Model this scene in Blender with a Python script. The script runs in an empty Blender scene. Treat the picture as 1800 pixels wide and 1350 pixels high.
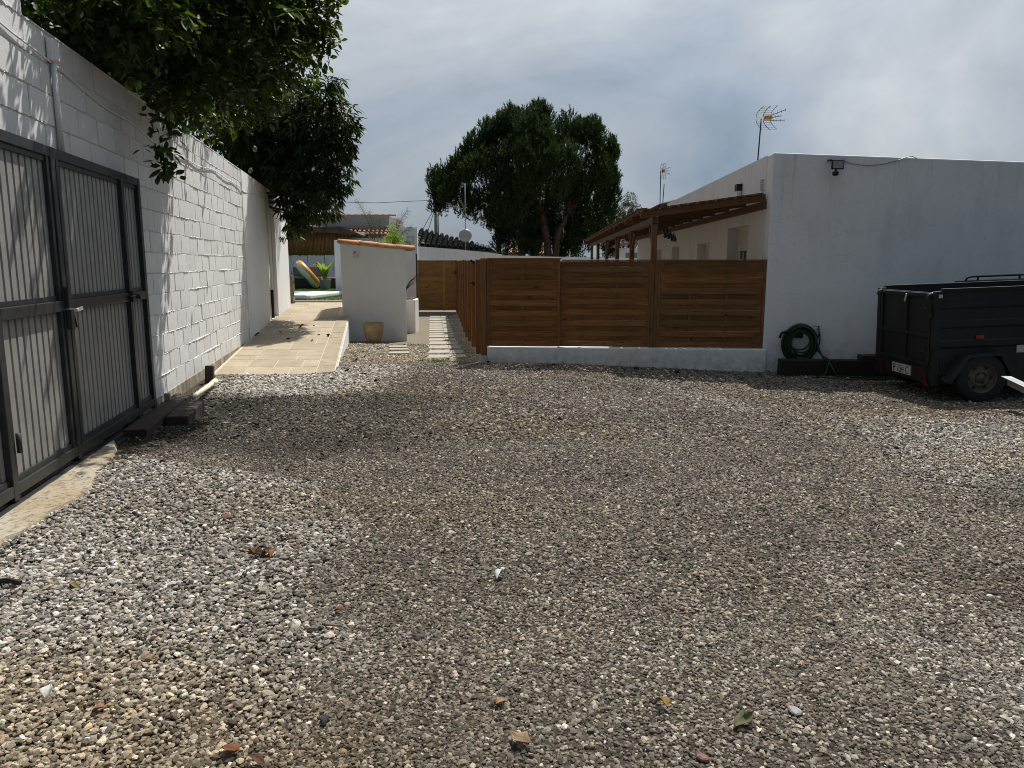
import bpy, math, random
import numpy as np
from mathutils import Vector, Matrix, Euler

random.seed(7)
rng = np.random.default_rng(11)
R = math.radians
S = bpy.context.scene
C = S.collection

# ------------------------------------------------------------------ camera
F_PX, HORIZON, CAM_H = 1310.0, 462.0, 1.5
PITCH = math.atan((675 - HORIZON) / F_PX)
cam_d = bpy.data.cameras.new('camera')
cam_d.sensor_fit = 'HORIZONTAL'
cam_d.sensor_width = 36.0
cam_d.lens = 36.0 * F_PX / 1800.0
cam_d.clip_end = 2000
cam_d.clip_start = 0.05
cam = bpy.data.objects.new('camera', cam_d)
C.objects.link(cam)
cam.location = (0, 0, CAM_H)
cam.rotation_euler = (math.pi / 2 - PITCH, 0, 0)
S.camera = cam

# ------------------------------------------------------------------ sky and sun
SUN_DIR = Vector((0.215, 0.56, 1.0)).normalized()
SUN_EL = math.asin(SUN_DIR.z)
SUN_AZ = math.atan2(SUN_DIR.x, SUN_DIR.y)
world = bpy.data.worlds.new('World')
S.world = world
world.use_nodes = True
nt = world.node_tree
nt.nodes.clear()


def nd(tree, typ, **kw):
    n = tree.nodes.new(typ)
    for k, v in kw.items():
        if k == 'inp':
            for i, val in v.items():
                n.inputs[i].default_value = val
        else:
            setattr(n, k, v)
    return n


sky = nd(nt, 'ShaderNodeTexSky', sky_type='NISHITA', sun_disc=False, sun_elevation=SUN_EL,
         sun_rotation=SUN_AZ, altitude=50, air_density=1.0, dust_density=2.0, ozone_density=1.0)
tc = nd(nt, 'ShaderNodeTexCoord')
mp = nd(nt, 'ShaderNodeMapping')
mp.inputs['Scale'].default_value = (1.0, 1.0, 1.9)
mp.inputs['Location'].default_value = (2.7, 1.1, 0.5)
n1 = nd(nt, 'ShaderNodeTexNoise', inp={'Scale': 1.5, 'Detail': 9.0, 'Roughness': 0.55, 'Distortion': 0.6})
r1 = nd(nt, 'ShaderNodeMapRange', inp={'From Min': 0.36, 'From Max': 0.66, 'To Min': 0.0, 'To Max': 1.0})
n2 = nd(nt, 'ShaderNodeTexNoise', inp={'Scale': 4.0, 'Detail': 8.0, 'Roughness': 0.6, 'Distortion': 0.9})
r2 = nd(nt, 'ShaderNodeMapRange', inp={'From Min': 0.3, 'From Max': 0.75, 'To Min': 0.9, 'To Max': 1.1})
cl = nd(nt, 'ShaderNodeMix', data_type='RGBA', blend_type='MULTIPLY', inp={0: 1.0})
geo_w = nd(nt, 'ShaderNodeVectorMath', operation='DOT_PRODUCT')
nrm_w = nd(nt, 'ShaderNodeVectorMath', operation='NORMALIZE')
geo_w.inputs[1].default_value = tuple(SUN_DIR)
ph = nd(nt, 'ShaderNodeMapRange', inp={'From Min': -1.0, 'From Max': 1.0, 'To Min': 0.0, 'To Max': 1.0})
pw_ = nd(nt, 'ShaderNodeMath', operation='POWER')
pw_.inputs[1].default_value = 5.0
veil = nd(nt, 'ShaderNodeMix', data_type='RGBA')          # thin cloud scatters forward, away from the sun it is dim
veil.inputs[6].default_value = (0.95, 1.4, 1.95, 1)
veil.inputs[7].default_value = (9.9, 10.3, 10.6, 1)
mx = nd(nt, 'ShaderNodeMix', data_type='RGBA')
bgn = nd(nt, 'ShaderNodeBackground', inp={'Strength': 0.08})
wo = nd(nt, 'ShaderNodeOutputWorld')
L = nt.links.new
L(tc.outputs['Generated'], mp.inputs['Vector'])
L(mp.outputs[0], n1.inputs['Vector'])
L(mp.outputs[0], n2.inputs['Vector'])
L(n1.outputs['Fac'], r1.inputs['Value'])
L(n2.outputs['Fac'], r2.inputs['Value'])
L(tc.outputs['Generated'], nrm_w.inputs[0])
L(nrm_w.outputs[0], geo_w.inputs[0])
L(geo_w.outputs['Value'], ph.inputs['Value'])
L(ph.outputs[0], pw_.inputs[0])
L(pw_.outputs[0], veil.inputs[0])
L(veil.outputs[2], cl.inputs[6])
thin = nd(nt, 'ShaderNodeMix', data_type='RGBA')           # bluer where the veil is thin, white where it is thick
thin.inputs[6].default_value = (0.60, 0.71, 0.84, 1)
thin.inputs[7].default_value = (1.38, 1.33, 1.27, 1)
wisp = nd(nt, 'ShaderNodeMix', data_type='RGBA', blend_type='MULTIPLY', inp={0: 1.0})
L(r1.outputs[0], thin.inputs[0])
L(thin.outputs[2], wisp.inputs[6])
L(r2.outputs[0], wisp.inputs[7])
L(wisp.outputs[2], cl.inputs[7])
mx.inputs[0].default_value = 0.94
L(sky.outputs[0], mx.inputs[6])
L(cl.outputs[2], mx.inputs[7])
L(mx.outputs[2], bgn.inputs['Color'])
L(bgn.outputs[0], wo.inputs[0])

sun_d = bpy.data.lights.new('sun', 'SUN')
sun_d.energy = 5.0
sun_d.angle = R(0.55)
sun_d.color = (1.0, 0.955, 0.89)
sun = bpy.data.objects.new('sun', sun_d)
C.objects.link(sun)
sun.rotation_euler = (-SUN_DIR).to_track_quat('-Z', 'Y').to_euler()

S.view_settings.view_transform = 'Standard'
S.view_settings.look = 'None'
S.view_settings.exposure = 0.35
S.view_settings.gamma = 1.0
S.view_settings.use_curve_mapping = False
S.render.engine = 'CYCLES'
S.cycles.use_denoising = True
S.cycles.denoiser = 'OPENIMAGEDENOISE'
S.cycles.denoising_input_passes = 'RGB_ALBEDO_NORMAL'
S.cycles.denoising_prefilter = 'NONE'
S.cycles.filter_width = 1.0
S.cycles.use_adaptive_sampling = False
S.cycles.max_bounces = 6
S.cycles.caustics_reflective = False
S.cycles.caustics_refractive = False


# ------------------------------------------------------------------ helpers
def ray(u, v):
    a, b = (u - 900) / F_PX, (675 - v) / F_PX
    s, c = math.sin(PITCH), math.cos(PITCH)
    return Vector((a, c + s * b, -s + c * b))


def at(u, v, Y):
    r = ray(u, v)
    return Vector((0, 0, CAM_H)) + r * (Y / r.y)


def onz(u, v, z=0.0):
    r = ray(u, v)
    return Vector((0, 0, CAM_H)) + r * ((z - CAM_H) / r.z)


def sstep(a, b, x):
    t = np.clip((x - a) / (b - a), 0, 1)
    return t * t * (3 - 2 * t)


def vnoise(x, y, seed=0):
    """cheap smooth 2-D noise, -1..1"""
    o = 0.0
    for k in range(5):
        a = 1.7 * k + seed
        o = o + np.sin(x * math.cos(a * 2.1) * (1 + .37 * k) + y * math.sin(a * 2.1) * (1 + .37 * k) + a * 3.3)
    return o / 5.0


def gz(x, y):
    x = np.asarray(x, float)
    y = np.asarray(y, float)
    z = -0.35 * np.clip((y - 11.0) / 6.8, 0, 1) - 0.07 * np.clip((y - 17.8) / 10, 0, 1)
    z = z - 0.11 * sstep(0.0, 4.2, x) * sstep(6.0, 9.5, y) * (1 - sstep(11, 12, y))
    z = z - 0.06 * sstep(-1.0, -3.2, x) * sstep(6.2, 8.0, y) * (1 - sstep(11, 12, y))
    z = z + 0.045 * sstep(-1.6, -2.7, x) * (1 - sstep(5.3, 6.1, y))
    near = 1 - sstep(10.5, 12, y)
    z = z + near * (0.012 * vnoise(x * 1.7, y * 1.7, 1) + 0.006 * vnoise(x * 5, y * 5, 3))
    return z


def gzf(x, y):
    return float(gz(x, y))


class MB:
    def __init__(s):
        s.v, s.f = [], []

    def add(s, vs, fs):
        b = len(s.v)
        s.v += [tuple(p) for p in vs]
        s.f += [tuple(b + i for i in f) for f in fs]
        return s

    def box(s, c, d, M=None):
        x, y, z = d[0] / 2, d[1] / 2, d[2] / 2
        vs = [Vector((i * x, j * y, k * z)) for k in (-1, 1) for j in (-1, 1) for i in (-1, 1)]
        if M is not None:
            vs = [M @ p for p in vs]
        vs = [p + Vector(c) for p in vs]
        return s.add(vs, [(0, 2, 3, 1), (4, 5, 7, 6), (0, 1, 5, 4), (2, 6, 7, 3), (0, 4, 6, 2), (1, 3, 7, 5)])

    def bx(s, x0, x1, y0, y1, z0, z1):
        return s.box(((x0 + x1) / 2, (y0 + y1) / 2, (z0 + z1) / 2), (abs(x1 - x0), abs(y1 - y0), abs(z1 - z0)))

    def bar(s, p, q, w, h=None, up=(0, 0, 1)):
        p, q = Vector(p), Vector(q)
        h = w if h is None else h
        d = q - p
        ln = d.length
        d.normalize()
        u = Vector(up)
        if abs(d.dot(u)) > 0.99:
            u = Vector((0, 1, 0))
        a = d.cross(u).normalized()
        b = a.cross(d).normalized()
        vs = [o + a * i * w / 2 + b * j * h / 2 for o in (p, q) for j in (-1, 1) for i in (-1, 1)]
        return s.add(vs, [(0, 2, 3, 1), (4, 5, 7, 6), (0, 1, 5, 4), (2, 6, 7, 3), (0, 4, 6, 2), (1, 3, 7, 5)])

    def tube(s, pts, r, n=8, caps=True):
        pts = [Vector(p) for p in pts]
        rs = r if isinstance(r, (list, tuple)) else [r] * len(pts)
        b = len(s.v)
        prev = None
        for i, p in enumerate(pts):
            d = (pts[min(i + 1, len(pts) - 1)] - pts[max(i - 1, 0)])
            if d.length < 1e-9:
                d = Vector((0, 0, 1))
            d.normalize()
            if prev is None:
                u = Vector((0, 0, 1)) if abs(d.z) < .9 else Vector((1, 0, 0))
                a = d.cross(u).normalized()
            else:
                a = (prev - d * prev.dot(d)).normalized()
            prev = a
            c = d.cross(a)
            for k in range(n):
                t = 2 * math.pi * k / n
                s.v.append(tuple(p + (a * math.cos(t) + c * math.sin(t)) * rs[i]))
        for i in range(len(pts) - 1):
            for k in range(n):
                k2 = (k + 1) % n
                s.f.append((b + i * n + k, b + i * n + k2, b + (i + 1) * n + k2, b + (i + 1) * n + k))
        if caps:
            s.f.append(tuple(b + k for k in range(n))[::-1])
            s.f.append(tuple(b + (len(pts) - 1) * n + k for k in range(n)))
        return s

    def lathe(s, prof, c=(0, 0, 0), n=20, M=None, caps=True):
        b = len(s.v)
        c = Vector(c)
        for r, z in prof:
            for k in range(n):
                t = 2 * math.pi * k / n
                p = Vector((r * math.cos(t), r * math.sin(t), z))
                if M is not None:
                    p = M @ p
                s.v.append(tuple(p + c))
        for i in range(len(prof) - 1):
            for k in range(n):
                k2 = (k + 1) % n
                s.f.append((b + i * n + k, b + i * n + k2, b + (i + 1) * n + k2, b + (i + 1) * n + k))
        if caps:
            s.f.append(tuple(b + k for k in range(n))[::-1])
            s.f.append(tuple(b + (len(prof) - 1) * n + k for k in range(n)))
        return s

    def prism(s, poly, lo, hi, axis=1):
        """poly in the two other axes, extruded along axis"""
        n = len(poly)
        vs = []
        for h in (lo, hi):
            for a, b_ in poly:
                p = [a, b_]
                p.insert(axis, h)
                vs.append(p)
        fs = [tuple(range(n)), tuple(range(2 * n - 1, n - 1, -1))]
        for i in range(n):
            j = (i + 1) % n
            fs.append((i, i + n, j + n, j))
        return s.add(vs, fs)

    def mesh(s, name, mat, smooth=False):
        me = bpy.data.meshes.new(name)
        me.from_pydata(s.v, [], s.f)
        me.materials.append(mat)
        if smooth:
            me.polygons.foreach_set('use_smooth', [True] * len(me.polygons))
        me.update()
        return me

    def build(s, name, mat, parent=None, smooth=False, bevel=0, loc=None, rot=None, fix=True):
        import bmesh
        me = s.mesh(name, mat, smooth)
        if fix:
            bm = bmesh.new()
            bm.from_mesh(me)
            bmesh.ops.recalc_face_normals(bm, faces=bm.faces)
            bm.to_mesh(me)
            bm.free()
        return put(name, me, parent, bevel, loc, rot)


def put(name, me, parent=None, bevel=0, loc=None, rot=None):
    o = bpy.data.objects.new(name, me)
    C.objects.link(o)
    if parent is not None:
        o.parent = parent
    if loc is not None:
        o.location = loc
    if rot is not None:
        o.rotation_euler = rot
    if bevel:
        m = o.modifiers.new('bevel', 'BEVEL')
        m.width = bevel
        m.segments = 2
        m.limit_method = 'ANGLE'
    return o


def tag(o, label=None, cat=None, group=None, kind=None):
    if label:
        o['label'] = label
    if cat:
        o['category'] = cat
    if group:
        o['group'] = group
    if kind:
        o['kind'] = kind
    return o


def empty(name, loc, rz=0.0, label=None, cat=None, group=None, kind=None):
    o = bpy.data.objects.new(name, None)
    C.objects.link(o)
    o.location = loc
    o.rotation_euler = (0, 0, rz)
    return tag(o, label, cat, group, kind)


def npmesh(name, V, Fq, mat, attr=None, smooth=False):
    """V (n,3), Fq (m,k) uniform polygons"""
    me = bpy.data.meshes.new(name)
    k = Fq.shape[1]
    me.vertices.add(len(V))
    me.vertices.foreach_set('co', np.ascontiguousarray(V, dtype=np.float32).ravel())
    me.loops.add(Fq.size)
    me.loops.foreach_set('vertex_index', np.ascontiguousarray(Fq, dtype=np.int32).ravel())
    me.polygons.add(len(Fq))
    me.polygons.foreach_set('loop_start', np.arange(0, Fq.size, k, dtype=np.int32))
    if smooth:
        me.polygons.foreach_set('use_smooth', np.ones(len(Fq), dtype=bool))
    me.materials.append(mat)
    me.update(calc_edges=True)
    me.validate()
    return me


# ------------------------------------------------------------------ materials
class Mat:
    def __init__(s, name):
        s.m = bpy.data.materials.new(name)
        s.m.use_nodes = True
        s.t = s.m.node_tree
        s.p = s.t.nodes['Principled BSDF']
        s.c = nd(s.t, 'ShaderNodeTexCoord')

    def link(s, a, b):
        s.t.links.new(a, b)

    def noise(s, scale, detail=4, rough=0.55, vec=None, stretch=None, coord='Object', dist=0.0):
        n = nd(s.t, 'ShaderNodeTexNoise', inp={'Scale': scale, 'Detail': detail, 'Roughness': rough, 'Distortion': dist})
        src = vec if vec is not None else s.c.outputs[coord]
        if stretch:
            mp_ = nd(s.t, 'ShaderNodeMapping')
            mp_.inputs['Scale'].default_value = stretch
            s.link(src, mp_.inputs['Vector'])
            src = mp_.outputs[0]
        s.link(src, n.inputs['Vector'])
        return n.outputs['Fac']

    def rng(s, val, a, b, c=0.0, d=1.0):
        n = nd(s.t, 'ShaderNodeMapRange', inp={'From Min': a, 'From Max': b, 'To Min': c, 'To Max': d})
        s.link(val, n.inputs['Value'])
        return n.outputs[0]

    def ramp(s, val, stops):
        n = nd(s.t, 'ShaderNodeValToRGB')
        e = n.color_ramp.elements
        while len(e) < len(stops):
            e.new(0.5)
        for i, (p, c) in enumerate(stops):
            e[i].position = p
            e[i].color = (*c, 1)
        s.link(val, n.inputs[0])
        return n.outputs[0]

    def mix(s, fac, a, b, blend='MIX'):
        n = nd(s.t, 'ShaderNodeMix', data_type='RGBA', blend_type=blend)
        for i, x in ((0, fac), (6, a), (7, b)):
            if isinstance(x, (int, float)):
                n.inputs[i].default_value = x
            elif isinstance(x, tuple):
                n.inputs[i].default_value = (*x, 1)
            else:
                s.link(x, n.inputs[i])
        return n.outputs[2]

    def rand(s):
        return nd(s.t, 'ShaderNodeObjectInfo').outputs['Random']

    def math(s, op, a, b=None):
        n = nd(s.t, 'ShaderNodeMath', operation=op)
        for i, x in enumerate((a, b)):
            if x is None:
                continue
            if isinstance(x, (int, float)):
                n.inputs[i].default_value = x
            else:
                s.link(x, n.inputs[i])
        return n.outputs[0]

    def bump(s, h, strength=0.4, dist=0.01):
        n = nd(s.t, 'ShaderNodeBump', inp={'Strength': strength, 'Distance': dist})
        s.link(h, n.inputs['Height'])
        s.link(n.outputs[0], s.p.inputs['Normal'])

    def set(s, col=None, rough=0.8, metal=0.0, spec=0.3):
        if col is not None:
            if isinstance(col, tuple):
                s.p.inputs['Base Color'].default_value = (*col, 1)
            else:
                s.link(col, s.p.inputs['Base Color'])
        if isinstance(rough, (int, float)):
            s.p.inputs['Roughness'].default_value = rough
        else:
            s.link(rough, s.p.inputs['Roughness'])
        s.p.inputs['Metallic'].default_value = metal
        s.p.inputs['Specular IOR Level'].default_value = spec
        return s.m


def mat_plain(name, col, rough=0.6, metal=0.0, var=0.12, scale=6.0, bump=0.0, spec=0.3):
    m = Mat(name)
    n = m.noise(scale, 5)
    a = tuple(c * (1 - var) for c in col)
    b = tuple(min(1, c * (1 + var)) for c in col)
    c = m.ramp(n, [(0.3, a), (0.7, b)])
    if bump:
        m.bump(m.noise(scale * 12, 4), bump, 0.004)
    return m.set(c, rough, metal, spec)


def mat_white(name, col=(0.68, 0.68, 0.67), dirt=(0.42, 0.39, 0.34), grain=140, bump=0.5, amount=0.5, per=0.0, dist=0.004, splash=False):
    m = Mat(name)
    big = m.noise(1.3, 6, 0.6, coord='Object')
    streak = m.noise(5.0, 5, 0.6, stretch=(1, 1, 0.18))
    k = m.math('MULTIPLY', m.rng(big, 0.42, 0.75), m.rng(streak, 0.4, 0.75))
    k = m.math('MULTIPLY', k, amount)
    c = m.mix(k, col, dirt)
    if splash:                                             # mud splashed up from the ground, hairline trowel marks
        sz = nd(m.t, 'ShaderNodeSeparateXYZ')
        m.link(m.c.outputs['Object'], sz.inputs[0])
        sp = m.math('MULTIPLY', m.rng(sz.outputs[2], 0.45, -0.1), m.rng(m.noise(9, 6, 0.7), 0.38, 0.7, 0.0, 0.75))
        c = m.mix(sp, c, (0.25, 0.21, 0.16))
        dr = m.math('MULTIPLY', m.rng(m.noise(3.0, 5, 0.7, stretch=(3.5, 3.5, 0.05)), 0.56, 0.72, 0.0, 0.5), m.rng(sz.outputs[2], 1.9, 3.0))
        c = m.mix(dr, c, (0.33, 0.33, 0.32))
        ck = m.math('SUBTRACT', m.noise(1.1, 6, 0.65, dist=1.2), 0.5)
        c = m.mix(m.rng(m.math('ABSOLUTE', ck), 0.0, 0.004, 0.3, 0.0), c, (0.3, 0.3, 0.3))
    fine = m.noise(38, 3)
    c = m.mix(1.0, c, m.ramp(fine, [(0.25, (0.9, 0.9, 0.9)), (0.7, (1, 1, 1))]), 'MULTIPLY')
    if per:
        c = m.mix(1.0, c, m.ramp(m.rand(), [(0.0, (1 - per,) * 3), (1.0, (1, 1, 1))]), 'MULTIPLY')
    g = m.noise(grain, 3, 0.7)
    lump = m.noise(14, 3, 0.5)
    m.bump(m.math('ADD', g, m.math('MULTIPLY', lump, 1.5)), bump, dist)
    return m.set(c, 0.85, 0, 0.25)


def mat_wood(name, light, dark, axis=0, knots=True, per=0.25, rough=0.62, scale=1.0):
    m = Mat(name)
    st = [14.0, 14.0, 14.0]
    st[axis] = 0.9
    rnd = m.rand()
    off = nd(m.t, 'ShaderNodeVectorMath', operation='ADD')
    comb = nd(m.t, 'ShaderNodeCombineXYZ')
    sh = m.math('MULTIPLY', rnd, 37.0)
    for i in range(3):
        m.link(sh, comb.inputs[i])
    m.link(m.c.outputs['Object'], off.inputs[0])
    m.link(comb.outputs[0], off.inputs[1])
    v = off.outputs[0]
    grain = m.noise(3.0 * scale, 6, 0.6, vec=v, stretch=tuple(st), dist=0.4)
    c = m.ramp(grain, [(0.28, dark), (0.5, tuple((a + b) / 2 for a, b in zip(light, dark))), (0.74, light)])
    c = m.mix(1.0, c, m.ramp(rnd, [(0.0, (1 - per, 1 - per, 1 - per)), (0.3, (0.78, 0.86, 1.0)), (0.5, (0.95, 0.92, 0.86)), (0.72, (0.74, 0.78, 0.86)), (1.0, (1.1, 1.02, 0.94))]), 'MULTIPLY')
    if knots:
        vo = nd(m.t, 'ShaderNodeTexVoronoi', inp={'Scale': 4.2})
        mp_ = nd(m.t, 'ShaderNodeMapping')
        sc = [1.6, 1.6, 1.6]
        sc[axis] = 0.75
        mp_.inputs['Scale'].default_value = sc
        m.link(v, mp_.inputs['Vector'])
        m.link(mp_.outputs[0], vo.inputs['Vector'])
        kf = m.rng(vo.outputs['Distance'], 0.06, 0.16, 0.9, 0.0)
        c = m.mix(kf, c, tuple(x * 0.22 for x in dark))
    m.bump(grain, 0.25, 0.003)
    return m.set(c, rough, 0, 0.3)


M = {}
M['block'] = mat_white('white_block_paint', per=0.10, bump=0.3, dist=0.005, amount=0.85, grain=70)
M['mortar'] = mat_white('white_mortar', (0.72, 0.72, 0.705), bump=0.5, grain=60, dist=0.008)
M['render'] = mat_white('white_render', (0.76, 0.76, 0.745), amount=0.5, bump=0.12, grain=40)
M['house'] = mat_white('house_render', (0.72, 0.728, 0.725), (0.40, 0.41, 0.415), amount=0.7, bump=0.14, grain=30, splash=True)
M['far_white'] = mat_white('far_white_wall', (0.72, 0.73, 0.75), (0.35, 0.34, 0.33), amount=0.8, bump=0.08, grain=30)
M['far_grey'] = mat_white('far_grey_render', (0.36, 0.35, 0.34), (0.16, 0.15, 0.14), amount=0.9, bump=0.08, grain=30)
M['frame'] = mat_plain('grey_steel_frame', (0.033, 0.035, 0.037), 0.4, 0.25, 0.35, 9)
M['sheet'] = mat_plain('grey_corrugated_sheet', (0.25, 0.243, 0.23), 0.5, 0.15, 0.14, 5)
M['galv'] = mat_plain('galvanised_steel', (0.42, 0.43, 0.44), 0.38, 0.7, 0.15, 8)
M['black'] = mat_plain('black_plastic', (0.012, 0.012, 0.013), 0.5, 0, 0.2)
M['dark_metal'] = mat_plain('dark_metal', (0.03, 0.031, 0.034), 0.45, 0.3, 0.25)
M['fence'] = mat_wood('stained_fence_wood', (0.30, 0.135, 0.036), (0.12, 0.048, 0.012), 0, per=0.42)
M['fence_v'] = mat_wood('stained_post_wood', (0.27, 0.12, 0.036), (0.12, 0.05, 0.014), 2)
M['gate_wood'] = mat_wood('yellow_gate_wood', (0.42, 0.21, 0.055), (0.2, 0.088, 0.02), 0)
M['pergola'] = mat_wood('pergola_wood', (0.175, 0.088, 0.031), (0.08, 0.038, 0.013), 0, knots=False)
M['sleeper'] = mat_wood('dark_sleeper_wood', (0.075, 0.05, 0.038), (0.022, 0.014, 0.011), 0, knots=False, rough=0.8)
M['sleeper_black'] = mat_wood('tarred_sleeper_wood', (0.035, 0.026, 0.022), (0.01, 0.008, 0.007), 0, knots=False, rough=0.75)
M['sleeper_red'] = mat_wood('red_timber', (0.09, 0.03, 0.025), (0.04, 0.014, 0.012), 0, knots=False)
M['terracotta'] = mat_plain('terracotta_tile', (0.52, 0.25, 0.11), 0.75, 0, 0.35, 7, 0.3)
M['roof_red'] = mat_plain('weathered_red_tile', (0.30, 0.15, 0.10), 0.8, 0, 0.4, 3, 0.3)
M['roof_dark'] = mat_plain('dark_roof_tile', (0.085, 0.07, 0.062), 0.8, 0, 0.5, 2.5, 0.3)
M['concrete'] = mat_plain('concrete', (0.42, 0.39, 0.33), 0.9, 0, 0.2, 5, 0.4)
M['slab'] = mat_plain('pale_concrete_slab', (0.31, 0.285, 0.235), 0.9, 0, 0.16, 7, 0.4)
M['pot'] = mat_plain('sandy_clay_pot', (0.36, 0.26, 0.15), 0.85, 0, 0.3, 6, 0.4)
M['soil'] = mat_plain('soil', (0.06, 0.045, 0.03), 0.95, 0, 0.3, 12, 0.5)
M['pvc'] = mat_plain('aged_pvc', (0.62, 0.56, 0.42), 0.5, 0, 0.15)
M['white_pvc'] = mat_plain('white_pvc', (0.7, 0.7, 0.69), 0.5, 0, 0.05)
M['hose'] = mat_plain('green_hose', (0.007, 0.036, 0.013), 0.42, 0, 0.3)
M['bark'] = mat_plain('grey_bark', (0.09, 0.065, 0.045), 0.9, 0, 0.4, 9, 0.6)
M['pine_bark'] = mat_plain('red_pine_bark', (0.075, 0.042, 0.03), 0.9, 0, 0.4, 5, 0.6)
tp_m = Mat('dark_blue_grey_trailer_paint')
tc0 = tp_m.ramp(tp_m.noise(4, 5), [(0.3, (0.009, 0.011, 0.0145)), (0.7, (0.0145, 0.017, 0.021))])
sepz = nd(tp_m.t, 'ShaderNodeSeparateXYZ')
tp_m.link(tp_m.c.outputs['Object'], sepz.inputs[0])
dust = tp_m.math('MULTIPLY', tp_m.rng(sepz.outputs[2], 0.75, 0.1), tp_m.rng(tp_m.noise(7, 6, 0.7), 0.4, 0.7, 0.0, 0.55))
scr = tp_m.rng(tp_m.noise(9, 6, 0.8, stretch=(1, 1, 9)), 0.66, 0.74, 0.0, 0.4)
tc0 = tp_m.mix(dust, tc0, (0.085, 0.075, 0.062))
tc0 = tp_m.mix(scr, tc0, (0.06, 0.06, 0.06))
tp_m.bump(tp_m.noise(3.2, 3), 0.25, 0.02)
M['trailer'] = tp_m.set(tc0, tp_m.rng(tp_m.noise(11, 4), 0.3, 0.7, 0.35, 0.6), 0.1)
M['trailer_rear'] = mat_plain('dark_grey_tailgate_paint', (0.014, 0.014, 0.014), 0.5, 0.1, 0.25, 5)
M['rubber'] = mat_plain('tyre_rubber', (0.018, 0.018, 0.018), 0.85, 0, 0.2, 20)
M['rim'] = mat_plain('dusty_steel_rim', (0.10, 0.092, 0.072), 0.55, 0.3, 0.3, 9)
M['red_lens'] = mat_plain('red_lens', (0.05, 0.008, 0.007), 0.35)
M['orange_lens'] = mat_plain('orange_lens', (0.24, 0.04, 0.012), 0.35)
M['plate'] = mat_plain('white_plate', (0.4, 0.4, 0.38), 0.5)
M['alu'] = mat_plain('aluminium', (0.62, 0.63, 0.64), 0.35, 0.8, 0.06)
M['orange'] = mat_plain('orange_plastic', (0.62, 0.22, 0.03), 0.5)
M['float'] = mat_plain('tan_vinyl', (0.5, 0.25, 0.065), 0.32, 0, 0.2)
M['float_white'] = mat_plain('white_vinyl', (0.7, 0.67, 0.62), 0.35)
M['rattan'] = mat_plain('dark_rattan', (0.028, 0.027, 0.027), 0.7, 0, 0.3, 30, 0.4)
M['cushion'] = mat_plain('grey_cushion', (0.11, 0.11, 0.115), 0.9, 0, 0.15, 20)
M['pool'] = mat_plain('white_pool_rim', (0.8, 0.8, 0.78), 0.4, 0, 0.04)
M['poolwater'] = mat_plain('pool_water', (0.12, 0.32, 0.36), 0.12, 0, 0.15)
M['stone_post'] = mat_plain('rough_stone', (0.20, 0.17, 0.13), 0.95, 0, 0.5, 14, 0.8)
M['dish'] = mat_plain('grey_dish', (0.26, 0.26, 0.27), 0.5, 0.1, 0.1)
M['wire'] = mat_plain('wire', (0.03, 0.03, 0.03), 0.6)
M['shutter'] = mat_plain('beige_shutter', (0.55, 0.53, 0.49), 0.6, 0, 0.05)
M['alu_white'] = mat_plain('white_window_frame', (0.72, 0.72, 0.71), 0.4, 0, 0.04)
M['lemon'] = mat_plain('green_lemon', (0.10, 0.17, 0.025), 0.45, 0, 0.25, 10)
M['yellow'] = mat_plain('yellow_flower', (0.7, 0.5, 0.05), 0.6)
M['pole_wood'] = mat_plain('grey_pole', (0.16, 0.15, 0.135), 0.9, 0, 0.2, 8)
gm = Mat('window_glass')
M['glass'] = gm.set((0.02, 0.024, 0.028), 0.06, 0, 0.6)

b_ = Mat('bamboo_cane')
cn = b_.noise(2.0, 4, stretch=(6, 6, 0.8))
cc = b_.ramp(cn, [(0.3, (0.13, 0.07, 0.025)), (0.7, (0.33, 0.19, 0.075))])
cc = b_.mix(1.0, cc, b_.ramp(b_.rand(), [(0, (0.7, 0.68, 0.62)), (1, (1.1, 1.05, 1.0))]), 'MULTIPLY')
M['bamboo'] = b_.set(cc, 0.7)

t_ = Mat('travertine_tile')
tn = t_.noise(2.2, 6, 0.6)
tf = t_.noise(18, 5, 0.6)
c0 = t_.ramp(tn, [(0.3, (0.29, 0.24, 0.168)), (0.65, (0.37, 0.318, 0.24))])
c0 = t_.mix(t_.rng(t_.noise(3.1, 5), 0.6, 0.72, 0, 0.55), c0, (0.48, 0.44, 0.365))
c0 = t_.mix(1.0, c0, t_.ramp(tf, [(0.3, (0.85, 0.83, 0.8)), (0.7, (1.05, 1.05, 1.05))]), 'MULTIPLY')
c0 = t_.mix(1.0, c0, t_.ramp(t_.rand(), [(0, (0.86, 0.84, 0.8)), (1, (1.05, 1.04, 1.0))]), 'MULTIPLY')
t_.bump(tf, 0.3, 0.003)
M['travertine'] = t_.set(c0, 0.75)
M['travertine_edge'] = mat_plain('edge_travertine', (0.27, 0.22, 0.15), 0.8, 0, 0.2, 6, 0.3)
M['grout'] = mat_plain('pale_grout', (0.46, 0.415, 0.33), 0.9)


def mat_leaf(name, a, b, trans, tfac=0.35, rough=0.5):
    m = Mat(name)
    geo = nd(m.t, 'ShaderNodeNewGeometry')
    rv = geo.outputs['Random Per Island']
    c = m.ramp(rv, [(0.0, a), (0.75, b), (1.0, tuple(min(1, x * 1.6) for x in b))])
    m.set(c, rough, 0, 0.22)
    tr = nd(m.t, 'ShaderNodeBsdfTranslucent')
    tr.inputs['Color'].default_value = (*trans, 1)
    mxs = nd(m.t, 'ShaderNodeMixShader', inp={0: tfac})
    out = [n for n in m.t.nodes if n.type == 'OUTPUT_MATERIAL'][0]
    m.link(m.p.outputs[0], mxs.inputs[1])
    m.link(tr.outputs[0], mxs.inputs[2])
    m.link(mxs.outputs[0], out.inputs[0])
    return m.m


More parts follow.
